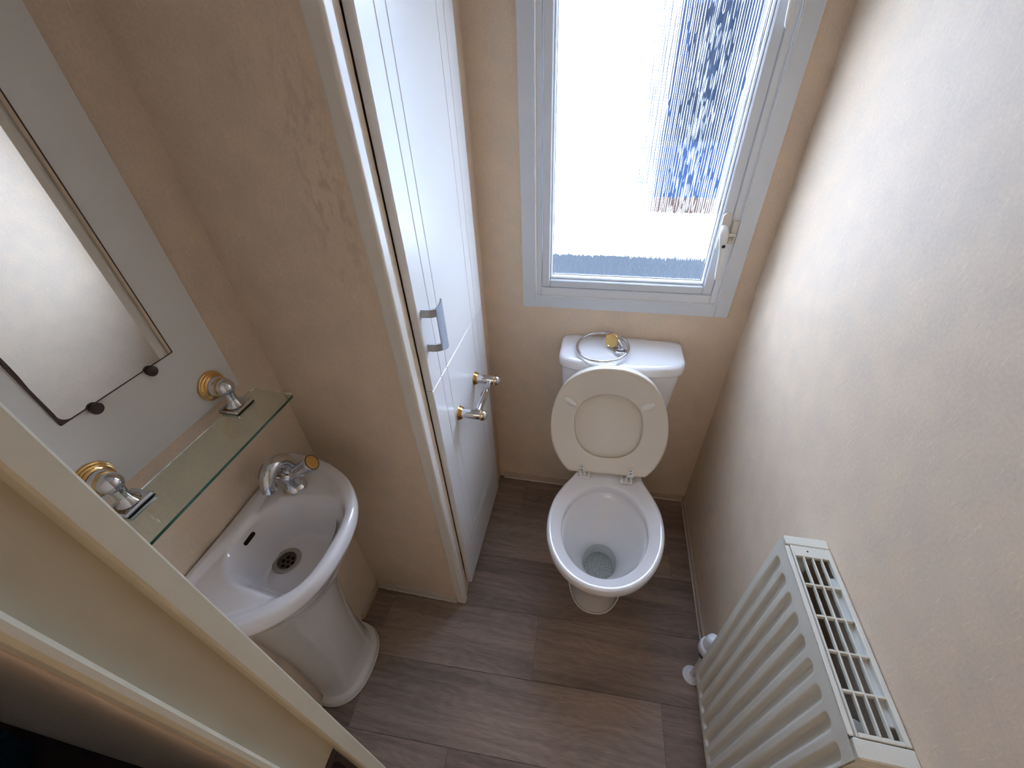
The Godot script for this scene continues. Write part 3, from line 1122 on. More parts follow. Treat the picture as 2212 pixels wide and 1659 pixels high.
func build_basin() -> void:
	var zc := -0.362
	var b := thing("wash_basin", "small white D-shaped wash basin on a slim pedestal", "basin", Vector3(XL + 0.08, 0, zc))
	var c := Vector2(0.100, 0.0)
	var n := 144
	var reach := func(a: float) -> float:
		# from the waste outwards to the wall side or the bowed front
		var dir := Vector2(cos(a), sin(a))
		var lo := 0.0
		var hi := 0.5
		for k in 30:
			var m := (lo + hi) / 2.0
			var p := c + dir * m
			var inside := p.x > 0.003 and pow(absf(p.y) / 0.212, 2.5) + pow(maxf(p.x, 0.0) / 0.2625, 2.2) < 1.0
			if inside:
				lo = m
			else:
				hi = m
		return lo
	var far := []
	for j in n:
		far.append(reach.call(TAU * j / n))
	var rows := []
	# underside from the pedestal outwards, then over the rim and down to the waste
	for k in [[0.40, 0.615], [0.60, 0.650], [0.80, 0.712], [0.93, 0.757], [0.965, 0.770], [0.985, 0.774], [0.997, 0.779], [1.003, 0.787], [1.003, 0.797]]:
		var p := PackedVector3Array()
		for j in n:
			var a := TAU * j / n
			var q: Vector2 = c + Vector2(cos(a), sin(a)) * far[j] * k[0]
			p.append(Vector3(XL + maxf(q.x, 0.003), k[1], zc + q.y))
		rows.append(p)
	var radii := [1.0]
	for e in [0.002, 0.0045, 0.0075, 0.012, 0.016, 0.020, 0.0235, 0.027, 0.0305, 0.034, 0.040]:
		radii.append(-e)
	for f in 44:
		radii.append(1.0 - (f + 1) / 45.0)
	for k in radii:
		var p := PackedVector3Array()
		for j in n:
			var a := TAU * j / n
			var r: float
			if k <= 0.0:
				r = far[j] + k
			elif k == 1.0:
				r = far[j]
			else:
				r = lerpf(0.022, far[j] - 0.040, k)
			var q: Vector2 = c + Vector2(cos(a), sin(a)) * r
			p.append(Vector3(XL + q.x, basin_top(q.x, q.y, far[j] - r), zc + q.y))
		rows.append(p)
	part("bowl", sh().grid(rows, true), M.basin, b)
	# waste
	var wy := basin_top(c.x, c.y, 0.1) + 0.0005
	var wc := Vector3(XL + c.x, wy, zc)
	var waste := part("waste", sh().at(Transform3D(Basis(), wc)).lathe([Vector2(0.0305, -0.002), Vector2(0.0305, 0.0005), Vector2(0.0290, 0.0018), Vector2(0.0205, 0.0010), Vector2(0.0190, -0.003), Vector2(0.0185, -0.0075)], 40), M.steel, b, "dull metal waste with a seven-hole strainer")
	part("strainer", sh().at(Transform3D(Basis(), wc)).lathe([Vector2(0.0186, -0.0078), Vector2(0.010, -0.0066), Vector2(0.0, -0.0062)], 32), M.strainer, waste)
	for k in 7:
		var a := TAU * k / 6.0
		var off := Vector3(cos(a), 0, sin(a)) * (0.0112 if k < 6 else 0.0)
		part("strainer_hole", sh().at(Transform3D(Basis(), wc + off + Vector3(0, -0.0060, 0))).lathe([Vector2(0.0040, -0.001), Vector2(0.0040, 0.0003), Vector2(0.0, 0.0003)], 14), M.hole, waste)
	# overflow slot in the bowl's wall side
	var slot := PackedVector2Array()
	for k in 20:
		var a := TAU * k / 20
		slot.append(Vector2(0.0105 * signf(cos(a)) + 0.0048 * cos(a), 0.0048 * sin(a)))
	var od := 0.046
	var oy := basin_top(od, 0.0, 0.0425)
	var slope := Vector3(1.0, (basin_top(od + 0.004, 0.0, 0.0465) - basin_top(od - 0.004, 0.0, 0.0385)) / 0.008, 0.0).normalized()
	var nrm := Vector3(-slope.y, slope.x, 0.0)
	var along := Vector3(0, 0, 1)
	part("overflow", sh().at(Transform3D(Basis(along, nrm.cross(along), nrm), Vector3(XL + od, oy, zc + 0.004))).prism(slot, -0.001, 0.0012), M.hole, b, "dark overflow slot")
	# pedestal: half column with a plinth, flaring under the bowl
	var pr := []
	var pc := -0.381
	for k in [[0.0005, 0.104, 0.121], [0.018, 0.104, 0.121], [0.026, 0.101, 0.118], [0.030, 0.092, 0.108], [0.036, 0.089, 0.105], [0.10, 0.087, 0.101], [0.22, 0.090, 0.099], [0.34, 0.100, 0.102], [0.46, 0.118, 0.110], [0.56, 0.142, 0.122], [0.64, 0.172, 0.139], [0.70, 0.196, 0.155], [0.735, 0.207, 0.164], [0.750, 0.209, 0.166]]:
		var p := PackedVector3Array()
		var m := 60
		for j in m + 1:
			var a := -PI / 2.0 + PI * j / m
			var e := 2.4
			var r := pow(pow(absf(cos(a)) / k[1], e) + pow(absf(sin(a)) / k[2], e), -1.0 / e)
			# the front panel stands a little behind the flanks
			if k[0] > 0.03:
				r *= 1.0 - 0.030 * smoothstep(0.62, 0.56, absf(a))
			p.append(Vector3(XL + 0.002 + r * cos(a), k[0], lerpf(pc, zc - 0.004, clampf(k[0] / 0.7, 0, 1)) + r * sin(a)))
		pr.append(p)
	var ps := sh()
	ps.grid(pr, false)
	part("pedestal", ps, M.pedestal, b)
	var bead := []
	for q in pr[0]:
		bead.append(Vector3(q.x + 0.001, 0.0015, q.z))
	part("floor_sealant", sh().tube(bead, 0.0028, 8), M.sealant, b)
	# black plug stay that pokes out behind the rim
	var k0 := Vector3(-0.528, 0.768, -0.508)
	part("plug_stay", sh().at(turned(Vector3(0.6, 0.15, -0.8), k0)).lathe([Vector2(0.0, -0.01), Vector2(0.009, -0.01), Vector2(0.0105, 0.004), Vector2(0.0095, 0.010), Vector2(0.006, 0.0135), Vector2(0.0, 0.0145)], 18), M.black, b, "small black rubber knob behind the rim")


# ------------------------------------------------------------------ radiator
func build_radiator() -> void:
	var y0 := 0.137
	var y1 := 0.837
	var zf := -0.518
	var zn := -0.200
	var xf := 0.3745
	var xw := 0.4485
	var r := thing("radiator", "cream fluted panel radiator with a top grille on the right wall", "radiator", Vector3(0.41, 0, -0.36))
	# front panel with pressed flutes
	var ys := [y0 + 0.0, y0 + 0.003]
	var cut := func(a: float, b: float, k: int, arr: Array) -> void:
		for i in k:
			arr.append(lerpf(a, b, float(i) / k))
	cut.call(y0 + 0.012, y0 + 0.05, 14, ys)
	cut.call(y0 + 0.05, y1 - 0.06, 4, ys)
	cut.call(y1 - 0.06, y1 - 0.026, 14, ys)
	ys.append_array([y1 - 0.022, y1 - 0.0025])
	var zs := []
	cut.call(zf, zn, 190, zs)
	zs.append(zn)
	var rows := []
	for i in ys.size():
		var y: float = ys[i]
		var row := PackedVector3Array()
		for z in zs:
			var deep := 0.0
			for k in 9:
				var cz := -0.4895 + 0.03445 * k
				var py := clampf(y, y0 + 0.034, y1 - 0.046)
				var dist := Vector2(y - py, z - cz).length()
				deep = maxf(deep, 0.0062 * smoothstep(0.0118, 0.0045, dist))
			var edge := 0.0025 if i == 0 else 0.0
			row.append(Vector3(xf + deep + edge, y, z))
		rows.append(row)
	# faces -x: rows go up, z grows to the right
	part("front_panel", sh().grid(rows, false, [], true).face([Vector3(xf + 0.0025, y0, zf), Vector3(xf + 0.0025, y0, zn), Vector3(xf + 0.016, y0 + 0.002, zn), Vector3(xf + 0.016, y0 + 0.002, zf)], Vector3(xf, 0.5, -0.4)), M.radiator, r)
	part("rear_rail", sh().span(Vector3(0.4290, 0.8255, -0.450), Vector3(0.4480, 0.8305, -0.245), 0.001), M.radiator_back, r)
	# end covers wrap over the top
	part("end_cover", sh().span(Vector3(xf + 0.003, y1 - 0.012, zf), Vector3(xw, y1 + 0.002, zf + 0.0185), 0.0018).span(Vector3(xf + 0.004, y0 + 0.02, zf), Vector3(xw, y1 - 0.011, zf + 0.0022)), M.radiator, r)
	var near := sh()
	near.span(Vector3(xf + 0.003, y1 - 0.014, zn - 0.0225), Vector3(xw, y1 + 0.002, zn), 0.0018)
	near.span(Vector3(xf + 0.004, y0 + 0.02, zn - 0.0022), Vector3(xw, y1 - 0.013, zn - 0.0002))
	var nc := part("end_cover", near, M.radiator, r)
	part("blank_ring", sh().at(turned(Vector3(0, 0, 1), Vector3(0.408, 0.785, zn - 0.0002))).lathe([Vector2(0.030, 0.0), Vector2(0.030, 0.0018), Vector2(0.028, 0.0026), Vector2(0.0265, 0.0016), Vector2(0.0255, 0.0024), Vector2(0.022, 0.0030), Vector2(0.0, 0.0036)], 40), M.radiator, nc)
	# rounded shoulder along the front and top rail
	var sec := []
	part("top_rail", sh().span(Vector3(xf, y1 - 0.0028, zf + 0.020), Vector3(xf + 0.0075, y1 + 0.0002, zn - 0.024), 0.0012), M.radiator, r)
	# grille: outer frame, long bars and cross bars
	var g := Node3D.new()
	g.name = "top_grille"
	r.add_child(g)
	g.position = Vector3(0.41, y1, -0.36) - r.position
	var ga := y1 - 0.0010
	var gb := y1 + 0.0024
	var fx0 := xf + 0.0085
	var fx1 := xw - 0.0015
	var gz0 := zf + 0.0192
	var gz1 := zn - 0.0232
	part("grille_rail", sh().span(Vector3(fx0, ga - 0.006, gz0), Vector3(0.3858, gb, gz1), 0.0010), M.radiator, g)
	part("grille_rail", sh().span(Vector3(0.4395, ga - 0.006, gz0), Vector3(fx1, gb, gz1), 0.0010), M.radiator, g)
	var end := part("grille_end", sh().span(Vector3(0.3860, ga - 0.004, gz0), Vector3(0.4393, gb - 0.0006, -0.4785), 0.0008), M.radiator, g)
	part("screw_hole", sh().at(Transform3D(Basis(), Vector3(0.4085, gb - 0.0006, -0.4895))).lathe([Vector2(0.0016, -0.001), Vector2(0.0016, 0.0002), Vector2(0.0, 0.0002)], 10), M.screw, end)
	part("grille_end", sh().span(Vector3(0.3860, ga - 0.004, -0.2285), Vector3(0.4393, gb, gz1), 0.0008), M.radiator, g)
	for x in [0.3990, 0.4132, 0.4270]:
		part("long_bar", sh().span(Vector3(x - 0.00125, ga - 0.004, -0.4783), Vector3(x + 0.00125, gb, -0.2287), 0.0007), M.radiator, g)
	for z in [-0.4277, -0.3765, -0.3265, -0.2760]:
		part("cross_bar", sh().span(Vector3(0.3860, ga - 0.005, z - 0.0016), Vector3(0.4393, gb - 0.0004, z + 0.0016), 0.0007), M.radiator, g)
	# folded convector sheet behind the front panel
	var fin := []
	for row in [y0 + 0.06, y1 - 0.045]:
		var p := PackedVector3Array()
		var k := 0
		var z := zf + 0.030
		while z < zn - 0.03:
			for q in [[0.0, 0.0], [0.0025, 0.020], [0.0135, 0.020], [0.016, 0.0]]:
				p.append(Vector3(xf + 0.0095 + q[1], row, z + q[0]))
			z += 0.0258
			k += 1
		fin.append(p)
	part("convector", sh().grid(fin, false, [-1, -1]), M.fin, r)
	# pipe tees inside, top corners
	for z in [zf + 0.028, zn - 0.040]:
		part("tapping", sh().at(turned(Vector3(1, 0, 0), Vector3(xf + 0.012, y1 - 0.040, z))).lathe([Vector2(0.0, 0.0), Vector2(0.014, 0.0), Vector2(0.0165, 0.004), Vector2(0.0165, 0.020), Vector2(0.013, 0.028), Vector2(0.0, 0.031)], 20), M.radiator_back, r)
	# valve at the far foot: cap, dark nut, pipe and floor collar
	var vx := 0.4013
	var vz := -0.5541
	var valve := thing("radiator_valve", "white capped radiator valve on a short pipe at the radiator's foot", "valve", Vector3(vx, 0, vz))
	part("valve_cap", sh().at(Transform3D(Basis(), Vector3(vx, 0.200, vz))).lathe([Vector2(0.0, 0.0), Vector2(0.0255, 0.0), Vector2(0.0275, 0.004), Vector2(0.0275, 0.028), Vector2(0.0250, 0.033), Vector2(0.0215, 0.035), Vector2(0.0200, 0.062), Vector2(0.0170, 0.074), Vector2(0.0100, 0.079), Vector2(0.0, 0.080)], 36), M.plastic_white, valve)
	part("nut", sh().at(Transform3D(Basis(), Vector3(vx, 0.160, vz))).lathe([Vector2(0.0, 0.0), Vector2(0.0145, 0.0), Vector2(0.0170, 0.004), Vector2(0.0170, 0.034), Vector2(0.0140, 0.0398), Vector2(0.0, 0.0398)], 6), M.black, valve)
	part("pipe", sh().tube([Vector3(vx, 0.165, vz), Vector3(vx, 0.08, vz), Vector3(vx - 0.001, 0.006, vz)], 0.0075, 16), M.plastic_white, valve)
	part("floor_collar", sh().at(Transform3D(Basis(), Vector3(vx - 0.001, 0.0, vz))).lathe([Vector2(0.0275, 0.0), Vector2(0.0275, 0.003), Vector2(0.0240, 0.006), Vector2(0.0150, 0.0085), Vector2(0.0110, 0.0125), Vector2(0.0078, 0.013)], 32), M.plastic_white, valve)
	part("elbow", sh().tube([Vector3(vx, 0.185, vz), Vector3(vx, 0.188, vz + 0.018), Vector3(vx, 0.188, zf - 0.0003)], 0.0085, 14), M.steel, valve)


# ------------------------------------------------------------------ mirror, shelf, fittings
func build_mirror() -> void:
	var m := thing("wall_mirror", "frameless mirror clipped to a white backing board above the basin", "mirror", Vector3(XL, 1.05, -0.37))
	var xb := -0.7000
	part("backing_board", sh().span(Vector3(XL + 0.0003, 1.050, -0.5375), Vector3(xb, 1.93, -0.165), 0.0015), M.board_white, m)
	var y0 := 1.1830
	var y1 := 1.800
	var z0 := -0.4560
	var z1 := -0.2730
	part("mirror_edge", sh().span(Vector3(xb + 0.0002, y0, z0), Vector3(xb + 0.0036, y1, z1), 0.0008), M.tarnish, m, "dark desilvered edge")
	# silvered face with a nibbled, rounded outline
	var o := PackedVector2Array()
	var n := noise(77, 0.8, 3)
	var rr := 0.012
	var corner := [[z1 - 0.003 - rr, y0 + 0.0030 + rr, -PI / 2.0, rr], [z1 - 0.003 - 0.004, y1 - 0.008, 0.0, 0.004], [z0 + 0.0030 + 0.004, y1 - 0.008, PI / 2.0, 0.004], [z0 + 0.0030 + 0.002, y0 + 0.0026 + 0.002, PI, 0.002]]
	for ci in 4:
		var c: Array = corner[ci]
		for k in 7:
			var a: float = c[2] + PI / 2.0 * k / 6.0
			o.append(Vector2(c[0] + c[3] * cos(a), c[1] + c[3] * sin(a)))
		if ci == 0:
			# near side, eaten away in places
			for k in 40:
				var y := lerpf(y0 + 0.02, y1 - 0.014, k / 39.0)
				var bite := maxf(0.0, n.get_noise_1d(y * 60.0)) * 0.0035
				o.append(Vector2(z1 - 0.0028 - bite, y))
	# the outline is given in z, y: z to the room's front is the picture's left
	var t := Transform3D(Basis(Vector3(0, 0, -1), Vector3(0, 1, 0), Vector3(1, 0, 0)), Vector3(xb + 0.0036, 0, 0))
	var mirrored := PackedVector2Array()
	for q in o:
		mirrored.append(Vector2(-q.x, q.y))
	part("silvered_glass", sh().at(t).prism(mirrored, 0.0, 0.0006), M.silver, m)
	for z in [-0.4080, -0.3160]:
		var clip := part("clip", sh().at(turned(Vector3.RIGHT, Vector3(xb + 0.0003, y0 - 0.0045, z))).lathe([Vector2(0.0, 0.0), Vector2(0.0070, 0.0), Vector2(0.0070, 0.0050), Vector2(0.0085, 0.0055), Vector2(0.0085, 0.0090), Vector2(0.0075, 0.0100), Vector2(0.0, 0.0102)], 20), M.bronze, m, "small round dark metal mirror clip")


func build_shelf() -> void:
	var s := thing("glass_shelf", "narrow clear glass shelf on two chrome and gold brackets below the mirror", "shelf", Vector3(-0.63, 1.037, -0.37))
	var y := 1.037
	var x0 := -0.6795
	var x1 := -0.5805
	var z0 := -0.5400
	var z1 := -0.1900
	var o := PackedVector2Array()
	var rad := 0.010
	for c in [[x1 - rad, z1 - rad, 0.0], [x0 + rad, z1 - rad, PI / 2.0], [x0 + rad, z0 + rad, PI], [x1 - rad, z0 + rad, PI * 1.5]]:
		for k in 7:
			var a: float = c[2] + PI / 2.0 * k / 6.0
			o.append(Vector2(c[0] + rad * cos(a), -(c[1] + rad * sin(a))))
	var lay := Transform3D(Basis(Vector3(1, 0, 0), Vector3(0, 0, -1), Vector3(0, 1, 0)), Vector3(0, y, 0))
	part("glass", sh().at(lay).prism(o, -0.0025, 0.0025), M.shelf, s)
	# ground front edge
	part("front_edge", sh().span(Vector3(x1 + 0.0001, y - 0.0024, z0 + rad), Vector3(x1 + 0.0010, y + 0.0024, z1 - rad), 0.0004), M.shelf_edge, s, "green ground front edge")
	for z in [-0.4835, -0.2560]:
		var br := Node3D.new()
		br.name = "bracket"
		s.add_child(br, true)
		br.position = Vector3(-0.70, 1.089, z) - s.position
		var ax := turned(Vector3.RIGHT, Vector3(-0.6998, 1.089, z))
		part("rosette", sh().at(ax).lathe([Vector2(0.0, 0.0), Vector2(0.0285, 0.0), Vector2(0.0290, 0.002), Vector2(0.0280, 0.004), Vector2(0.0255, 0.0046), Vector2(0.0262, 0.0060), Vector2(0.0250, 0.0078), Vector2(0.0225, 0.0084), Vector2(0.0230, 0.0100), Vector2(0.0210, 0.0118), Vector2(0.0, 0.0122)], 40), M.gold, br, "stepped gold rosette")
		part("neck", sh().at(ax).lathe([Vector2(0.0190, 0.0118), Vector2(0.0185, 0.0210), Vector2(0.0175, 0.0225)], 36), M.chrome, br)
		part("collar", sh().at(ax).lathe([Vector2(0.0150, 0.0222), Vector2(0.0180, 0.0225), Vector2(0.0184, 0.0240), Vector2(0.0178, 0.0256), Vector2(0.0150, 0.0260)], 36), M.gold, br, "thin gold ring")
		var ball := []
		for k in 15:
			var a := -PI / 2.0 + PI * k / 14.0
			ball.append(Vector2(0.0165 * cos(a), 0.0300 + 0.0165 * sin(a)))
		part("ball", sh().at(ax).lathe(ball, 32), M.chrome, br)
		var cx := -0.6690
		part("saddle", sh().tube([Vector3(cx, 1.080, z), Vector3(cx + 0.0005, 1.070, z), Vector3(cx + 0.001, 1.061, z), Vector3(cx + 0.001, 1.053, z), Vector3(cx + 0.001, 1.0475, z)], [0.0120, 0.0098, 0.0095, 0.0120, 0.0165], 24, true), M.chrome, br)
		part("upper_jaw", sh().span(Vector3(-0.6895, y + 0.0034, z - 0.0235), Vector3(-0.6465, y + 0.0100, z + 0.0235), 0.0022), M.chrome, br)
		part("pad", sh().span(Vector3(-0.6885, y + 0.0026, z - 0.0228), Vector3(-0.6458, y + 0.0034, z + 0.0228)), M.black, br)
		part("lower_jaw", sh().span(Vector3(-0.6895, y - 0.0090, z - 0.0225), Vector3(-0.6465, y - 0.0028, z + 0.0225), 0.0022), M.chrome, br)


func build_tap() -> void:
	var p := Vector3(-0.6370, 0.8003, -0.4840)
	var t := thing("basin_mixer_tap", "chrome mixer tap with curved spout and gold-topped handles on the basin", "tap", p)
	part("base", sh().at(Transform3D(Basis(), p)).lathe([Vector2(0.0, 0.0), Vector2(0.0265, 0.0), Vector2(0.0270, 0.0025), Vector2(0.0255, 0.0040), Vector2(0.0240, 0.0042), Vector2(0.0245, 0.0065), Vector2(0.0215, 0.0100), Vector2(0.0185, 0.0150), Vector2(0.0175, 0.0300), Vector2(0.0185, 0.0440), Vector2(0.0140, 0.0540), Vector2(0.0, 0.0570)], 36), M.chrome, t)
	var path := []
	var rad := []
	for k in 17:
		var f := k / 16.0
		var a := lerpf(-0.35, 3.05, f)
		path.append(p + Vector3(0.0, 0.062 + 0.036 * sin(a), 0.022 - 0.032 * cos(a)))
		rad.append(lerpf(0.0175, 0.0145, f))
	part("spout", sh().tube(path, rad, 24, true), M.chrome, t)
	part("aerator", sh().at(turned(path[-1] - path[-2], path[-1])).lathe([Vector2(0.0, -0.001), Vector2(0.0154, -0.001), Vector2(0.0158, 0.003), Vector2(0.0152, 0.008), Vector2(0.0, 0.008)], 24), M.chrome, t)
	for d in [Vector3(0.78, 0.55, -0.22), Vector3(-0.86, 0.42, 0.24)]:
		var dir: Vector3 = d.normalized()
		var a := turned(dir, p + Vector3(0, 0.034, 0))
		part("handle_stem", sh().at(a).lathe([Vector2(0.0, 0.0), Vector2(0.0110, 0.004), Vector2(0.0110, 0.030), Vector2(0.0, 0.032)], 20), M.chrome, t)
		var long := 0.010 if d.x > 0 else -0.006
		var hd := part("handle", sh().at(a).lathe([Vector2(0.0, 0.026), Vector2(0.0150, 0.026), Vector2(0.0165, 0.0290), Vector2(0.0185, 0.0560 + long), Vector2(0.0192, 0.0620 + long), Vector2(0.0182, 0.0645 + long), Vector2(0.0172, 0.0648 + long)], 12), M.chrome, t)
		part("handle_rim", sh().at(a).lathe([Vector2(0.0176, 0.0640 + long), Vector2(0.0174, 0.0658 + long), Vector2(0.0160, 0.0658 + long)], 32), M.black, hd)
		part("indice", sh().at(a).lathe([Vector2(0.0164, 0.0640 + long), Vector2(0.0162, 0.0656 + long), Vector2(0.0120, 0.0662 + long), Vector2(0.0, 0.0664 + long)], 32), M.gold, hd, "gold disc on the handle's end")


func build_roll_holder() -> void:
	var h := thing("toilet_roll_holder", "chrome toilet roll holder with gold rings, empty, on the cupboard door", "roll holder", Vector3(-0.355, 0.769, -0.90))
	for z in [-0.983, -0.820]:
		var a := turned(Vector3.RIGHT, Vector3(-0.3549, 0.769, z))
		var post := part("post", sh().at(a).lathe([Vector2(0.0140, 0.0115), Vector2(0.0138, 0.014), Vector2(0.0138, 0.0640), Vector2(0.0130, 0.0655)], 32), M.chrome, h)
		part("rosette", sh().at(a).lathe([Vector2(0.0, 0.0), Vector2(0.0205, 0.0), Vector2(0.0212, 0.0018), Vector2(0.0200, 0.0036), Vector2(0.0186, 0.0040), Vector2(0.0196, 0.0058), Vector2(0.0186, 0.0078), Vector2(0.0172, 0.0082), Vector2(0.0180, 0.0098), Vector2(0.0168, 0.0118), Vector2(0.0, 0.0120)], 36), M.gold, post, "stepped gold rosette")
		part("ring", sh().at(a).lathe([Vector2(0.0125, 0.0645), Vector2(0.0156, 0.0650), Vector2(0.0161, 0.0668), Vector2(0.0156, 0.0686), Vector2(0.0130, 0.0690)], 32), M.gold, post, "thin gold ring")
		var cap := []
		for k in 9:
			var w := PI / 2.0 * k / 8.0
			cap.append(Vector2(0.0152 * cos(w), 0.0688 + 0.0150 * sin(w)))
		part("end_cap", sh().at(a).lathe(cap, 32), M.chrome, post)
	part("spindle", sh().tube([Vector3(-0.3030, 0.7690, -0.970), Vector3(-0.3030, 0.7690, -0.936)], 0.0072, 18).tube([Vector3(-0.3030, 0.7690, -0.936), Vector3(-0.3030, 0.7690, -0.932), Vector3(-0.3030, 0.7690, -0.8335)], [0.0078, 0.0104, 0.0104], 18), M.chrome, h)


func build_towel_ring() -> void:
	var y := 0.804
	var c := Vector3(0.0300, y + 0.0100, -1.142)
	var t := thing("towel_ring", "loose chrome towel ring with gold-faced mount lying on the cistern lid", "towel ring", Vector3(0.04, y, -1.148))
	var path := []
	for k in 64:
		var a := TAU * k / 64.0
		var px := 0.0800 * cos(a)
		var pz := 0.0780 * sin(a)
		path.append(Vector3(c.x + px, y + 0.0052 + maxf(0.0, 0.012 - 0.10 * (pz + 0.02) * 0.6 + 0.05 * px), c.z + pz))
	part("ring", sh().tube(path, 0.0047, 14, false, true), M.chrome, t)
	# the mount lies on its side: gold face up towards the door, chrome neck and eye behind
	var m := Vector3(0.062, y + 0.0255, -1.170)
	var dir := Vector3(-0.55, 0.30, 0.75).normalized()
	var a := turned(dir, m)
	part("mount_face", sh().at(a).lathe([Vector2(0.0120, 0.004), Vector2(0.0225, 0.006), Vector2(0.0240, 0.009), Vector2(0.0230, 0.0120), Vector2(0.0210, 0.0130), Vector2(0.0195, 0.0110), Vector2(0.0, 0.0095)], 32), M.gold, t, "gold rosette face")
	part("mount_body", sh().at(a).lathe([Vector2(0.0, -0.034), Vector2(0.0100, -0.033), Vector2(0.0165, -0.027), Vector2(0.0190, -0.017), Vector2(0.0175, -0.006), Vector2(0.0140, 0.005)], 28), M.chrome, t)
	var eye := []
	for k in 28:
		var w := TAU * k / 28.0
		eye.append(Vector3(0.0865 + 0.0150 * cos(w), y + 0.0060 + 0.001 * sin(w), -1.136 + 0.0150 * sin(w)))
	part("eye", sh().tube(eye, 0.0050, 12, false, true), M.chrome, t)
	part("eye_neck", sh().tube([m - dir * 0.012, m - dir * 0.010 + Vector3(0.010, -0.004, 0.012), Vector3(0.088, y + 0.010, -1.153)], [0.0140, 0.0115, 0.0085], 16), M.chrome, t)


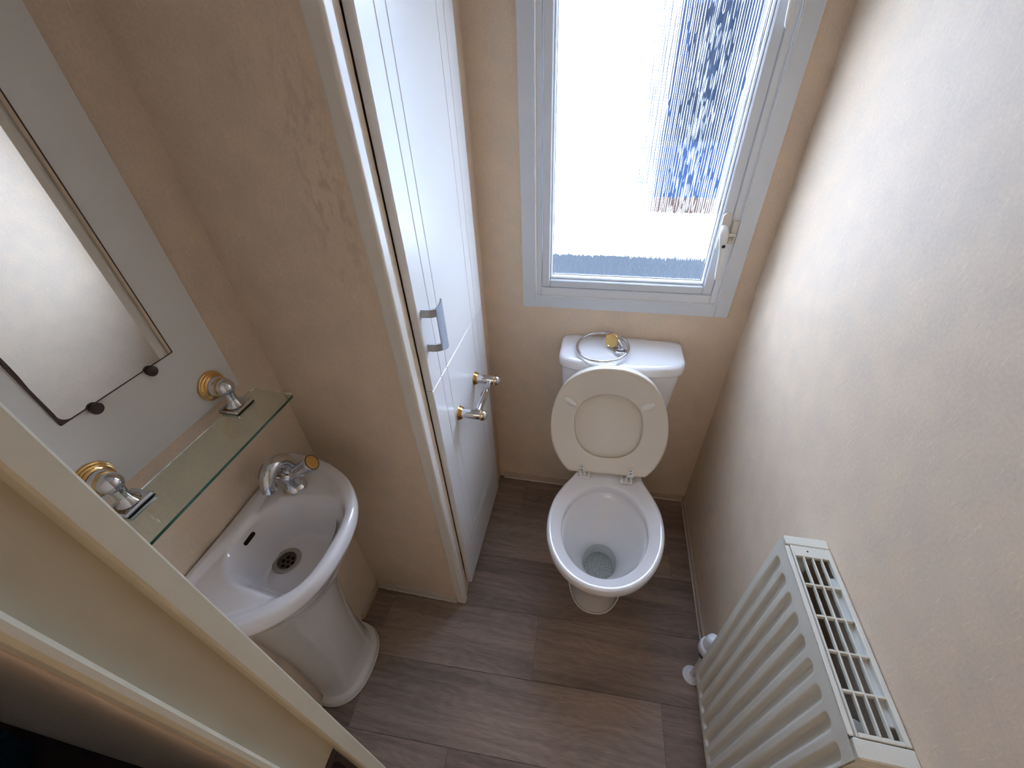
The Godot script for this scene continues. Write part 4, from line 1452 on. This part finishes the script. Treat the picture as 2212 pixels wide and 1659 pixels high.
# ------------------------------------------------------------------ beyond the doorway and the window
func build_corridor() -> void:
	structure("floor_corridor", sh().span(Vector3(-2.45, -0.05, ZO), Vector3(XR, 0.0, 1.8)), M.carpet, "dark brown carpet of the dim corridor", "floor")
	structure("wall_corridor", sh().span(Vector3(-2.5, -0.05, 1.8), Vector3(XR + 0.045, TOP, 1.85)), M.paper, "papered wall across the corridor", "wall")
	var e := sh()
	e.span(Vector3(-2.5, -0.05, ZF), Vector3(-2.45, TOP, 0.95))
	e.span(Vector3(-2.5, -0.05, 1.22), Vector3(-2.45, TOP, 1.8))
	e.span(Vector3(-2.5, -0.05, 0.95), Vector3(-2.45, 1.25, 1.22))
	e.span(Vector3(-2.5, 1.52, 0.95), Vector3(-2.45, TOP, 1.22))
	structure("wall_corridor_end", e, M.paper, "papered end wall of the corridor", "wall")
	structure("wall_corridor_left", sh().span(Vector3(-0.305, 0.0, 0.06), Vector3(-0.262, TOP, 1.8)), M.paper, "papered partition that narrows the corridor", "wall")
	var w := Node3D.new()
	w.name = "window_2"
	add_child(w)
	w.position = Vector3(-2.47, 1.25, 1.085)
	mark(w, "small white framed window at the corridor's far end", "window", "", "structure")
	var q := Transform3D(Basis(Vector3(0, 0, -1), Vector3.UP, Vector3(1, 0, 0)), Vector3(-2.475, 0, 0))
	part("frame", ring(sh().at(q), Vector2(-1.219, 1.251), Vector2(-0.951, 1.519), Vector2(-1.190, 1.280), Vector2(-0.980, 1.490), -0.02, 0.028, 0.003), M.frame_white, w)
	part("pane", sh().at(q).face([Vector3(-1.195, 1.275, 0), Vector3(-0.975, 1.275, 0), Vector3(-0.975, 1.495, 0), Vector3(-1.195, 1.495, 0)], Vector3(-1, 1.3, -5)), M.pane, w)
	# flat ceiling light of the corridor, well behind the camera
	var lamp := thing("ceiling_light", "flat warm ceiling light of the corridor outside the doorway", "lamp", Vector3(0.06, TOP, 1.20))
	part("housing", sh().span(Vector3(-0.30, TOP - 0.028, 0.94), Vector3(0.42, TOP - 0.001, 1.46), 0.006), M.ceiling, lamp)
	part("diffuser", sh().span(Vector3(-0.285, TOP - 0.034, 0.955), Vector3(0.405, TOP - 0.0285, 1.445), 0.002), M.diffuser, lamp)
	var glow := AreaLight3D.new()
	glow.name = "corridor_glow"
	glow.area_size = Vector2(0.68, 0.48)
	glow.light_color = rgb8(255, 240, 224)
	glow.light_energy = LAMP
	glow.area_normalize_energy = true
	glow.area_range = 8.0
	glow.area_attenuation = 2.0
	glow.shadow_enabled = true
	add_child(glow)
	glow.look_at_from_position(Vector3(0.06, TOP - 0.036, 1.20), Vector3(0.06, 0.0, 1.20), Vector3.FORWARD)
	# rumpled dark blue cloth on the carpet
	var c := Vector3(-1.60, 0.0, 0.16)
	var n := noise(88, 1.0, 3)
	var rows := []
	for i in 22:
		var p := PackedVector3Array()
		var f := i / 21.0
		for j in 48:
			var a := TAU * j / 48.0
			var r := (1.0 - f) * (0.17 + 0.030 * n.get_noise_2d(cos(a) * 2.0, sin(a) * 2.0 + 9.0))
			var x := r * cos(a) * 1.25
			var z := r * sin(a)
			var h := 0.004 + 0.055 * smoothstep(0.0, 0.35, f) * (1.0 + 0.9 * n.get_noise_2d(x * 22.0, z * 26.0))
			p.append(c + Vector3(x, h if i > 0 else 0.001, z))
		rows.append(p)
	var t := thing("blue_cloth", "rumpled dark blue cloth lying on the dim corridor carpet", "cloth", c)
	part("folds", sh().grid(rows, true), M.cloth, t)


func build_outside() -> void:
	var gy := -0.62
	structure("ground", sh().span(Vector3(-14, gy - 0.1, -30), Vector3(16, gy, 8)), M.grass, "grey gravel ground beside the caravan, seen through the glass", "ground")
	structure("ground_road", sh().span(Vector3(-14, gy, -7.85), Vector3(16, gy + 0.01, -5.70)), M.concrete, "pale sunlit concrete drive beyond the gravel", "road")
	var nb := thing("neighbouring_caravan", "white clad caravan across the drive, blurred by the window glass", "caravan", Vector3(1.0, gy, -9.2))
	var z := -7.75
	part("body", sh().span(Vector3(-6.0, gy, -10.8), Vector3(6.5, 2.35, z - 0.03)), M.siding, nb)
	for k in 18:
		var y := gy + 0.02 + 0.163 * k
		for w in [[-6.0, 0.72], [1.80, 6.5]]:
			var s := sh()
			s.face([Vector3(w[0], y, z + 0.012), Vector3(w[1], y, z + 0.012), Vector3(w[1], y + 0.163, z - 0.006), Vector3(w[0], y + 0.163, z - 0.006)], Vector3(0, y, z - 1))
			s.face([Vector3(w[0], y, z + 0.012), Vector3(w[1], y, z + 0.012), Vector3(w[1], y, z - 0.03), Vector3(w[0], y, z - 0.03)], Vector3(0, y + 1, z))
			part("cladding_board", s, M.siding, nb)
	var d := part("door", sh().span(Vector3(0.76, gy + 0.25, z - 0.03), Vector3(1.76, 2.2, z + 0.01), 0.01), M.door_navy, nb)
	part("pane", sh().span(Vector3(0.92, 0.45, z + 0.008), Vector3(1.60, 2.05, z + 0.014), 0.002), M.tinted, d)
	part("door_step", sh().span(Vector3(0.80, gy, z - 0.03), Vector3(1.72, gy + 0.24, z + 0.02), 0.01), M.step_brown, nb)
	part("roof", sh().span(Vector3(-6.1, 2.35, -10.9), Vector3(6.6, 2.5, z + 0.12), 0.02), M.siding, nb)
